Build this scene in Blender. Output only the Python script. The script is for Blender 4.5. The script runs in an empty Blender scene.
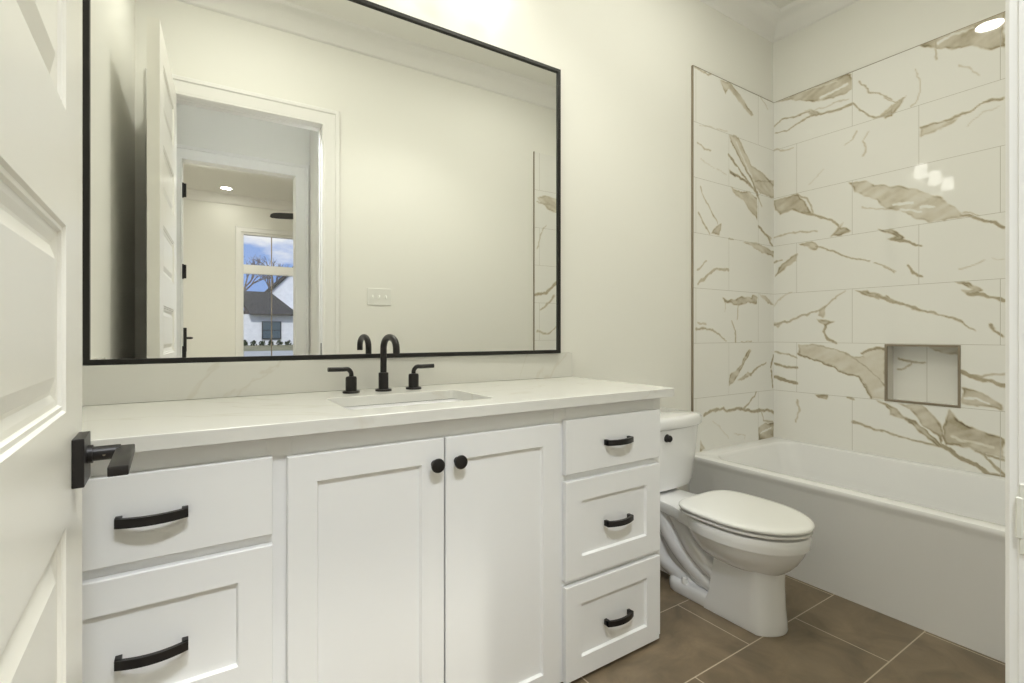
import bpy, bmesh, math, random
import numpy as np
from mathutils import Vector, Matrix

SC = bpy.context.scene
COL = SC.collection
PI = math.pi
random.seed(7)

# ------------------------------------------------------------------ camera
CAM_LOC = (0.0, -1.755, 1.102)
F_PX, YAW, HORIZON = 496.6, 0.5784, 334.2
cam_data = bpy.data.cameras.new('camera')
cam_data.sensor_width = 36.0
cam_data.lens = F_PX / 1024 * 36.0
cam_data.shift_y = (HORIZON - 341.5) / 1024
cam_data.clip_start = 0.01
cam_data.clip_end = 300
camera = bpy.data.objects.new('camera', cam_data)
camera.location = CAM_LOC
camera.rotation_euler = (PI / 2, 0, -YAW)
COL.objects.link(camera)
SC.camera = camera

# ------------------------------------------------------------------ exposure
SC.view_settings.view_transform = 'Standard'
SC.view_settings.look = 'None'
SC.view_settings.gamma = 1.0
SC.view_settings.use_curve_mapping = False
SC.view_settings.exposure = 0.0
LAMP = dict(shade=8.0, can=175.0, tub_can=160.0, mid_can=45.0, mid_beam=27.0, view=45.0, hall=3.0, bedroom=1400.0, hall_spot=96.0)  # vanity-end, middle, hall and main bedroom values drive added fill lamps
LAMP_COL = (1.0, 0.99, 0.88)
HALL_COL = (0.91, 0.95, 1.0)  # neutral tint of the added hall fill


def lin(r, g, b):
    out = []
    for c in (r, g, b):
        c /= 255.0
        out.append(c / 12.92 if c <= 0.04045 else ((c + 0.055) / 1.055) ** 2.4)
    return tuple(out)


# ------------------------------------------------------------------ sky and sun
world = bpy.data.worlds.new('sky')
SC.world = world
world.use_nodes = True
wt = world.node_tree
wt.nodes.clear()
w_out = wt.nodes.new('ShaderNodeOutputWorld')
w_bg = wt.nodes.new('ShaderNodeBackground')
w_tc = wt.nodes.new('ShaderNodeTexCoord')
w_map = wt.nodes.new('ShaderNodeMapping')
w_map.inputs['Scale'].default_value = (1, 1, 2.6)
w_noise = wt.nodes.new('ShaderNodeTexNoise')
w_noise.inputs['Scale'].default_value = 7.0
w_noise.inputs['Detail'].default_value = 6
w_ramp = wt.nodes.new('ShaderNodeValToRGB')
w_ramp.color_ramp.elements[0].position = 0.47
w_ramp.color_ramp.elements[0].color = (*lin(146, 176, 232), 1)
w_ramp.color_ramp.elements[1].position = 0.62
w_ramp.color_ramp.elements[1].color = (*lin(246, 248, 252), 1)
wt.links.new(w_tc.outputs['Generated'], w_map.inputs['Vector'])
wt.links.new(w_map.outputs['Vector'], w_noise.inputs['Vector'])
wt.links.new(w_noise.outputs['Fac'], w_ramp.inputs['Fac'])
wt.links.new(w_ramp.outputs['Color'], w_bg.inputs['Color'])
w_bg.inputs['Strength'].default_value = 1.0
wt.links.new(w_bg.outputs['Background'], w_out.inputs['Surface'])

sun_data = bpy.data.lights.new('sun', 'SUN')
sun_data.energy = 2.0
sun_data.angle = math.radians(6)
sun = bpy.data.objects.new('sun', sun_data)
sun.rotation_euler = (math.radians(-48), math.radians(-12), 0)
sun.location = (0, 10, 20)
COL.objects.link(sun)


# ================================================================== materials
def principled(name, color, rough=0.5, metal=0.0, coat=0.0, spec=0.5):
    m = bpy.data.materials.new(name)
    m.use_nodes = True
    p = m.node_tree.nodes['Principled BSDF']
    p.inputs['Base Color'].default_value = (*color, 1)
    p.inputs['Roughness'].default_value = rough
    p.inputs['Metallic'].default_value = metal
    p.inputs['Coat Weight'].default_value = coat
    p.inputs['Coat Roughness'].default_value = 0.08
    p.inputs['Specular IOR Level'].default_value = spec
    return m, m.node_tree, p


def bump(nt, p, scale, strength, dist=0.002):
    tc = nt.nodes.new('ShaderNodeTexCoord')
    n = nt.nodes.new('ShaderNodeTexNoise')
    n.inputs['Scale'].default_value = scale
    n.inputs['Detail'].default_value = 3
    b = nt.nodes.new('ShaderNodeBump')
    b.inputs['Strength'].default_value = strength
    b.inputs['Distance'].default_value = dist
    nt.links.new(tc.outputs['Object'], n.inputs['Vector'])
    nt.links.new(n.outputs['Fac'], b.inputs['Height'])
    nt.links.new(b.outputs['Normal'], p.inputs['Normal'])


def plain(name, color, rough=0.5, metal=0.0, coat=0.0, spec=0.5, bs=0, bst=0.0):
    m, nt, p = principled(name, color, rough, metal, coat, spec)
    if bs:
        bump(nt, p, bs, bst)
    return m


M = {}
M['wall'] = plain('wall paint', lin(244, 243, 236), 0.62, bs=260, bst=0.04)
M['ceiling'] = plain('ceiling paint', lin(245, 244, 238), 0.7, bs=200, bst=0.04)
M['trim'] = plain('trim enamel', lin(246, 245, 241), 0.32, bs=40, bst=0.02)
M['door'] = plain('door enamel', lin(246, 244, 236), 0.3, bs=30, bst=0.03)
M['cabinet'] = plain('cabinet lacquer', lin(247, 247, 246), 0.34, bs=60, bst=0.015)
M['recess'] = plain('cabinet inside', lin(60, 57, 52), 0.8)
M['porcelain'] = plain('glazed porcelain', lin(247, 247, 247), 0.09, coat=0.5)
M['seat'] = plain('seat plastic', lin(246, 246, 243), 0.2)
M['tub'] = plain('tub acrylic', lin(246, 246, 246), 0.16, coat=0.3)
M['black'] = plain('matte black metal', lin(34, 31, 31), 0.38, metal=0.25, bs=300, bst=0.02)
M['frame'] = plain('mirror frame black', lin(30, 28, 26), 0.42, metal=0.2)
M['edge'] = plain('metal tile edge', lin(150, 138, 120), 0.35, metal=0.35)
M['plastic'] = plain('switch plastic', lin(240, 240, 234), 0.3)
M['strike'] = plain('painted strike', lin(228, 227, 216), 0.35)
M['rubber'] = plain('dark rubber', lin(40, 38, 36), 0.6)
M['fan'] = plain('fan blade dark', lin(45, 46, 48), 0.5)


def mirror_mat():
    m, nt, p = principled('silvered glass', (0.93, 0.935, 0.92), 0.0, 1.0)
    return m
M['mirror'] = mirror_mat()


def emis(name, color, strength):
    m = bpy.data.materials.new(name)
    m.use_nodes = True
    nt = m.node_tree
    nt.nodes.clear()
    o = nt.nodes.new('ShaderNodeOutputMaterial')
    e = nt.nodes.new('ShaderNodeEmission')
    e.inputs['Color'].default_value = (*color, 1)
    e.inputs['Strength'].default_value = strength
    nt.links.new(e.outputs['Emission'], o.inputs['Surface'])
    return m
M['shade'] = emis('lit glass shade', LAMP_COL, LAMP['shade'])
M['can'] = emis('lit downlight lens', LAMP_COL, LAMP['can'])
M['tub_can'] = emis('lit tub downlight lens', LAMP_COL, LAMP['tub_can'])
M['mid_can'] = emis('lit middle downlight lens', LAMP_COL, LAMP['mid_can'])
M['view_can'] = emis('lit bedroom lens', LAMP_COL, LAMP['view'])
M['hall_can'] = emis('lit hall lens', HALL_COL, LAMP['hall'])
M['bed_main'] = emis('lit bedroom main lens', LAMP_COL, LAMP['bedroom'])


def window_glass():
    m = bpy.data.materials.new('window glass')
    m.use_nodes = True
    nt = m.node_tree
    nt.nodes.clear()
    o = nt.nodes.new('ShaderNodeOutputMaterial')
    t = nt.nodes.new('ShaderNodeBsdfTransparent')
    g = nt.nodes.new('ShaderNodeBsdfGlossy')
    g.inputs['Roughness'].default_value = 0.0
    f = nt.nodes.new('ShaderNodeFresnel')
    f.inputs['IOR'].default_value = 1.3
    mx = nt.nodes.new('ShaderNodeMixShader')
    nt.links.new(f.outputs['Fac'], mx.inputs['Fac'])
    nt.links.new(t.outputs['BSDF'], mx.inputs[1])
    nt.links.new(g.outputs['BSDF'], mx.inputs[2])
    nt.links.new(mx.outputs['Shader'], o.inputs['Surface'])
    return m
M['glass'] = window_glass()


def quartz():
    m, nt, p = principled('white quartz', lin(240, 239, 233), 0.2)
    tc = nt.nodes.new('ShaderNodeTexCoord')
    n1 = nt.nodes.new('ShaderNodeTexNoise')
    n1.inputs['Scale'].default_value = 1.3
    n1.inputs['Detail'].default_value = 5
    n1.inputs['Distortion'].default_value = 1.4
    mr = nt.nodes.new('ShaderNodeMath'); mr.operation = 'SUBTRACT'; mr.inputs[1].default_value = 0.5
    ab = nt.nodes.new('ShaderNodeMath'); ab.operation = 'ABSOLUTE'
    rp = nt.nodes.new('ShaderNodeValToRGB')
    rp.color_ramp.elements[0].position = 0.0
    rp.color_ramp.elements[0].color = (*lin(219, 216, 207), 1)
    rp.color_ramp.elements[1].position = 0.012
    rp.color_ramp.elements[1].color = (*lin(226, 225, 219), 1)
    nt.links.new(tc.outputs['Object'], n1.inputs['Vector'])
    nt.links.new(n1.outputs['Fac'], mr.inputs[0])
    nt.links.new(mr.outputs[0], ab.inputs[0])
    nt.links.new(ab.outputs[0], rp.inputs['Fac'])
    nt.links.new(rp.outputs['Color'], p.inputs['Base Color'])
    return m
M['quartz'] = quartz()


def brick_nodes(nt, axes, origin, width, height, mortar, off=0.5):
    """Brick texture driven by two object axes; returns the Fac output (1 in the joint)."""
    tc = nt.nodes.new('ShaderNodeTexCoord')
    sp = nt.nodes.new('ShaderNodeSeparateXYZ')
    cb = nt.nodes.new('ShaderNodeCombineXYZ')
    nt.links.new(tc.outputs['Object'], sp.inputs['Vector'])
    for k in (0, 1):
        a = nt.nodes.new('ShaderNodeMath')
        a.operation = 'SUBTRACT'
        nt.links.new(sp.outputs[axes[k]], a.inputs[0])
        a.inputs[1].default_value = origin[k]
        nt.links.new(a.outputs[0], cb.inputs[k])
    br = nt.nodes.new('ShaderNodeTexBrick')
    br.offset = off
    br.offset_frequency = 2
    br.squash = 1.0
    br.inputs['Scale'].default_value = 1.0
    br.inputs['Mortar Size'].default_value = mortar
    br.inputs['Mortar Smooth'].default_value = 0.1
    br.inputs['Bias'].default_value = 0.0
    br.inputs['Brick Width'].default_value = width
    br.inputs['Row Height'].default_value = height
    br.inputs['Color1'].default_value = (0, 0, 0, 1)
    br.inputs['Color2'].default_value = (1, 1, 1, 1)
    nt.links.new(cb.outputs['Vector'], br.inputs['Vector'])
    return br, tc


def marble(name, axes, origin):
    m, nt, p = principled(name, lin(236, 234, 228), 0.03, spec=0.5)
    br, tc = brick_nodes(nt, axes, origin, 0.61, 0.306, 0.0011)
    at = nt.nodes.new('ShaderNodeAttribute')
    at.attribute_name = 'vein'
    no = nt.nodes.new('ShaderNodeTexNoise')
    no.inputs['Scale'].default_value = 38
    no.inputs['Detail'].default_value = 5
    nt.links.new(tc.outputs['Object'], no.inputs['Vector'])
    mu = nt.nodes.new('ShaderNodeMath'); mu.operation = 'MULTIPLY_ADD'
    mu.inputs[1].default_value = 0.55; mu.inputs[2].default_value = 0.72
    nt.links.new(no.outputs['Fac'], mu.inputs[0])
    mv = nt.nodes.new('ShaderNodeMath'); mv.operation = 'MULTIPLY'
    nt.links.new(at.outputs['Fac'], mv.inputs[0]); nt.links.new(mu.outputs[0], mv.inputs[1])
    rp = nt.nodes.new('ShaderNodeValToRGB')
    cr = rp.color_ramp
    cr.elements[0].position = 0.0; cr.elements[0].color = (*lin(246, 245, 240), 1)
    cr.elements[1].position = 1.0; cr.elements[1].color = (*lin(104, 92, 68), 1)
    e = cr.elements.new(0.35); e.color = (*lin(220, 213, 196), 1)
    e = cr.elements.new(0.62); e.color = (*lin(184, 173, 148), 1)
    nt.links.new(mv.outputs[0], rp.inputs['Fac'])
    mx = nt.nodes.new('ShaderNodeMixRGB')
    mx.inputs[2].default_value = (*lin(200, 196, 184), 1)
    nt.links.new(br.outputs['Fac'], mx.inputs[0])
    nt.links.new(rp.outputs['Color'], mx.inputs[1])
    nt.links.new(mx.outputs['Color'], p.inputs['Base Color'])
    return m
M['marble_end'] = marble('marble tile end', (1, 2), (-0.153, 0.440))
M['marble_back'] = marble('marble tile back', (0, 2), (2.660, 0.440))


def floor_mat():
    m, nt, p = principled('brown floor tile', lin(92, 81, 70), 0.36)
    br, tc = brick_nodes(nt, (0, 1), (1.67, -0.43), 0.61, 0.31, 0.0022)
    n = nt.nodes.new('ShaderNodeTexNoise')
    n.inputs['Scale'].default_value = 5.5
    n.inputs['Detail'].default_value = 8
    n.inputs['Roughness'].default_value = 0.6
    n.inputs['Distortion'].default_value = 0.8
    nt.links.new(tc.outputs['Object'], n.inputs['Vector'])
    rp = nt.nodes.new('ShaderNodeValToRGB')
    rp.color_ramp.elements[0].position = 0.3
    rp.color_ramp.elements[0].color = (*lin(104, 91, 72), 1)
    rp.color_ramp.elements[1].position = 0.72
    rp.color_ramp.elements[1].color = (*lin(142, 125, 101), 1)
    nt.links.new(n.outputs['Fac'], rp.inputs['Fac'])
    mx = nt.nodes.new('ShaderNodeMixRGB')
    mx.inputs[2].default_value = (*lin(196, 182, 160), 1)
    nt.links.new(br.outputs['Fac'], mx.inputs[0])
    nt.links.new(rp.outputs['Color'], mx.inputs[1])
    nt.links.new(mx.outputs['Color'], p.inputs['Base Color'])
    return m
M['floor'] = floor_mat()


def noisy(name, c0, c1, scale, rough=0.8):
    m, nt, p = principled(name, c0, rough)
    tc = nt.nodes.new('ShaderNodeTexCoord')
    n = nt.nodes.new('ShaderNodeTexNoise')
    n.inputs['Scale'].default_value = scale
    n.inputs['Detail'].default_value = 5
    rp = nt.nodes.new('ShaderNodeValToRGB')
    rp.color_ramp.elements[0].position = 0.35
    rp.color_ramp.elements[0].color = (*c0, 1)
    rp.color_ramp.elements[1].position = 0.65
    rp.color_ramp.elements[1].color = (*c1, 1)
    nt.links.new(tc.outputs['Object'], n.inputs['Vector'])
    nt.links.new(n.outputs['Fac'], rp.inputs['Fac'])
    nt.links.new(rp.outputs['Color'], p.inputs['Base Color'])
    return m
M['roof'] = noisy('dark shingles', lin(60, 56, 52), lin(88, 84, 78), 9)
M['siding'] = noisy('white siding', lin(226, 226, 226), lin(236, 236, 236), 3)
M['bark'] = noisy('bare bark', lin(96, 86, 80), lin(128, 116, 108), 4)
M['leaf'] = noisy('shrub leaves', lin(46, 58, 38), lin(74, 84, 52), 12)
M['lawn'] = noisy('winter lawn', lin(122, 118, 84), lin(150, 142, 108), 2)
M['drive'] = noisy('concrete drive', lin(176, 174, 168), lin(192, 190, 184), 2)
M['pane_dark'] = plain('dark pane', lin(88, 100, 104), 0.1)
M['wood'] = noisy('bedroom floor wood', lin(164, 154, 142), lin(184, 174, 160), 6, 0.4)


# ================================================================== helpers
ORG = {}


def obj(name, bm, mat, parent=None, smooth=False, angle=35, local=False):
    """One mesh object. World-space bmesh data is moved into the parent's frame."""
    bmesh.ops.remove_doubles(bm, verts=bm.verts, dist=1e-6)
    bmesh.ops.recalc_face_normals(bm, faces=bm.faces)
    org = Vector((0, 0, 0))
    if parent is not None:
        org = ORG.get(parent.name, Vector((0, 0, 0)))
        if not local:
            bmesh.ops.translate(bm, verts=bm.verts, vec=-org)
    if smooth:
        for f in bm.faces:
            f.smooth = True
        lim = math.radians(angle)
        for e in bm.edges:
            if len(e.link_faces) == 2 and e.calc_face_angle(0) > lim:
                e.smooth = False
    me = bpy.data.meshes.new(name)
    bm.to_mesh(me)
    bm.free()
    mats = mat if isinstance(mat, (list, tuple)) else [mat]
    for m in mats:
        me.materials.append(m)
    o = bpy.data.objects.new(name, me)
    COL.objects.link(o)
    if parent is not None:
        o.parent = parent
    ORG[o.name] = org
    return o


def tag(o, label=None, cat=None, group=None, kind=None):
    if label:
        o['label'] = label
    if cat:
        o['category'] = cat
    if group:
        o['group'] = group
    if kind:
        o['kind'] = kind
    return o


def thing(name, label, cat, loc=(0, 0, 0), rz=0.0, group=None, kind=None):
    o = bpy.data.objects.new(name, None)
    o.empty_display_size = 0.1
    o.location = loc
    o.rotation_euler = (0, 0, rz)
    COL.objects.link(o)
    ORG[o.name] = Vector(loc)
    return tag(o, label, cat, group, kind)


def struct(name, bm, mat, parent=None, **kw):
    o = obj(name, bm, mat, parent, **kw)
    if parent is None:
        o['kind'] = 'structure'
    return o


def new():
    return bmesh.new()


def box(bm, x0, x1, y0, y1, z0, z1, bev=0.0, seg=2):
    xs, ys, zs = sorted((x0, x1)), sorted((y0, y1)), sorted((z0, z1))
    vs = [bm.verts.new((x, y, z)) for x in xs for y in ys for z in zs]
    idx = [(0, 1, 3, 2), (4, 6, 7, 5), (0, 4, 5, 1), (2, 3, 7, 6), (0, 2, 6, 4), (1, 5, 7, 3)]
    fs = [bm.faces.new([vs[i] for i in f]) for f in idx]
    if bev > 0:
        es = list({e for f in fs for e in f.edges})
        bmesh.ops.recalc_face_normals(bm, faces=fs)
        bmesh.ops.bevel(bm, geom=es, offset=bev, segments=seg, profile=0.5, affect='EDGES')


def quad(bm, a, b, c, d):
    bm.faces.new([bm.verts.new(p) for p in (a, b, c, d)])


def loft(bm, rings, close=True, cap0=True, cap1=True):
    vr = [[bm.verts.new(p) for p in r] for r in rings]
    n = len(vr[0])
    for a, b in zip(vr, vr[1:]):
        for i in range(n if close else n - 1):
            j = (i + 1) % n
            bm.faces.new((a[i], a[j], b[j], b[i]))
    if cap0:
        bm.faces.new(vr[0])
    if cap1:
        bm.faces.new(vr[-1])
    return vr


def circle(c, u, v, r, n):
    c, u, v = Vector(c), Vector(u), Vector(v)
    return [c + u * (r * math.cos(2 * PI * i / n)) + v * (r * math.sin(2 * PI * i / n)) for i in range(n)]


def cyl(bm, p0, p1, r0, r1=None, n=24, bev=0.0):
    p0, p1 = Vector(p0), Vector(p1)
    r1 = r0 if r1 is None else r1
    d = (p1 - p0).normalized()
    u = d.orthogonal().normalized()
    v = d.cross(u)
    L = (p1 - p0).length
    if bev > 0:
        st = [(0, r0 - bev), (bev * 0.3, r0 - bev * 0.3), (bev, r0), (L - bev, r1), (L - bev * 0.3, r1 - bev * 0.3), (L, r1 - bev)]
    else:
        st = [(0, r0), (L, r1)]
    loft(bm, [circle(p0 + d * t, u, v, r, n) for t, r in st])


def tube(bm, pts, r, n=12, sx=1.0, caps=True):
    """Tube through points with a radius (number or list)."""
    pts = [Vector(p) for p in pts]
    rr = r if isinstance(r, (list, tuple)) else [r] * len(pts)
    rings = []
    u = None
    for i, p in enumerate(pts):
        a = pts[max(0, i - 1)]
        b = pts[min(len(pts) - 1, i + 1)]
        d = (b - a).normalized()
        if u is None:
            u = d.orthogonal().normalized()
        else:
            u = (u - d * u.dot(d)).normalized()
        v = d.cross(u)
        rings.append(circle(p, u, v, rr[i], n))
    loft(bm, rings, cap0=caps, cap1=caps)


def lathe(bm, c, prof, n=32, axis='z', caps=True):
    c = Vector(c)
    ax = {'z': ((1, 0, 0), (0, 1, 0), (0, 0, 1)), 'y': ((1, 0, 0), (0, 0, 1), (0, 1, 0)), 'x': ((0, 1, 0), (0, 0, 1), (1, 0, 0))}[axis]
    loft(bm, [circle(c + Vector(ax[2]) * h, ax[0], ax[1], r, n) for r, h in prof], cap0=caps, cap1=caps)


def spline(pts, k=6):
    P = [Vector(p) for p in pts]
    out = []
    for i in range(len(P) - 1):
        p0, p1, p2, p3 = P[max(i - 1, 0)], P[i], P[i + 1], P[min(i + 2, len(P) - 1)]
        for j in range(k):
            t = j / k
            out.append(0.5 * ((2 * p1) + (p2 - p0) * t + (2 * p0 - 5 * p1 + 4 * p2 - p3) * t * t + (3 * p1 - p0 - 3 * p2 + p3) * t ** 3))
    out.append(P[-1])
    return out


def rrect(cx, cy, hx, hy, r, z, k=5):
    """Rounded rectangle ring."""
    pts = []
    for sx, sy, a0 in ((1, 1, 0), (-1, 1, PI / 2), (-1, -1, PI), (1, -1, 1.5 * PI)):
        for i in range(k + 1):
            a = a0 + i / k * PI / 2
            pts.append((cx + sx * (hx - r) + r * math.cos(a), cy + sy * (hy - r) + r * math.sin(a), z))
    return pts


def frame_sweep(bm, x0, x1, ztop, prof, y, sgn, z0=0.0):
    """Door casing: profile of (outward distance, thickness) swept up, over and down."""
    rings = []
    for (d, t) in prof:
        yy = y + sgn * t
        rings.append([(x0 - d, yy, z0), (x0 - d, yy, ztop + d), (x1 + d, yy, ztop + d), (x1 + d, yy, z0)])
    loft(bm, rings, close=False, cap0=False, cap1=False)


def crown(bm, x0, x1, y0, y1, prof):
    """Cornice round a rectangle: profile of (projection from wall, z)."""
    loft(bm, [[(x0 + p, y0 + p, z), (x1 - p, y0 + p, z), (x1 - p, y1 - p, z), (x0 + p, y1 - p, z)] for p, z in prof], cap0=False, cap1=False)


def panel_front(bm, x0, x1, z0, z1, yb, yf, rail, depth=0.009, slope=0.004, bev=0.002):
    """Shaker front facing -y: slab from yb to yf with a sunk centre panel."""
    r = [(0, yb), (0, yf + bev), (bev, yf)]
    rings = [[(x0 + i, y, z0 + i), (x1 - i, y, z0 + i), (x1 - i, y, z1 - i), (x0 + i, y, z1 - i)] for i, y in r]
    if rail:
        for i, y in ((rail, yf), (rail + slope, yf + depth)):
            rings.append([(x0 + i, y, z0 + i), (x1 - i, y, z0 + i), (x1 - i, y, z1 - i), (x0 + i, y, z1 - i)])
    loft(bm, rings)


def copy_tree(o, parent=None):
    c = o.copy()
    COL.objects.link(c)
    if parent is not None:
        c.parent = parent
    for ch in list(o.children):
        copy_tree(ch, c)
    return c

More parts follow.
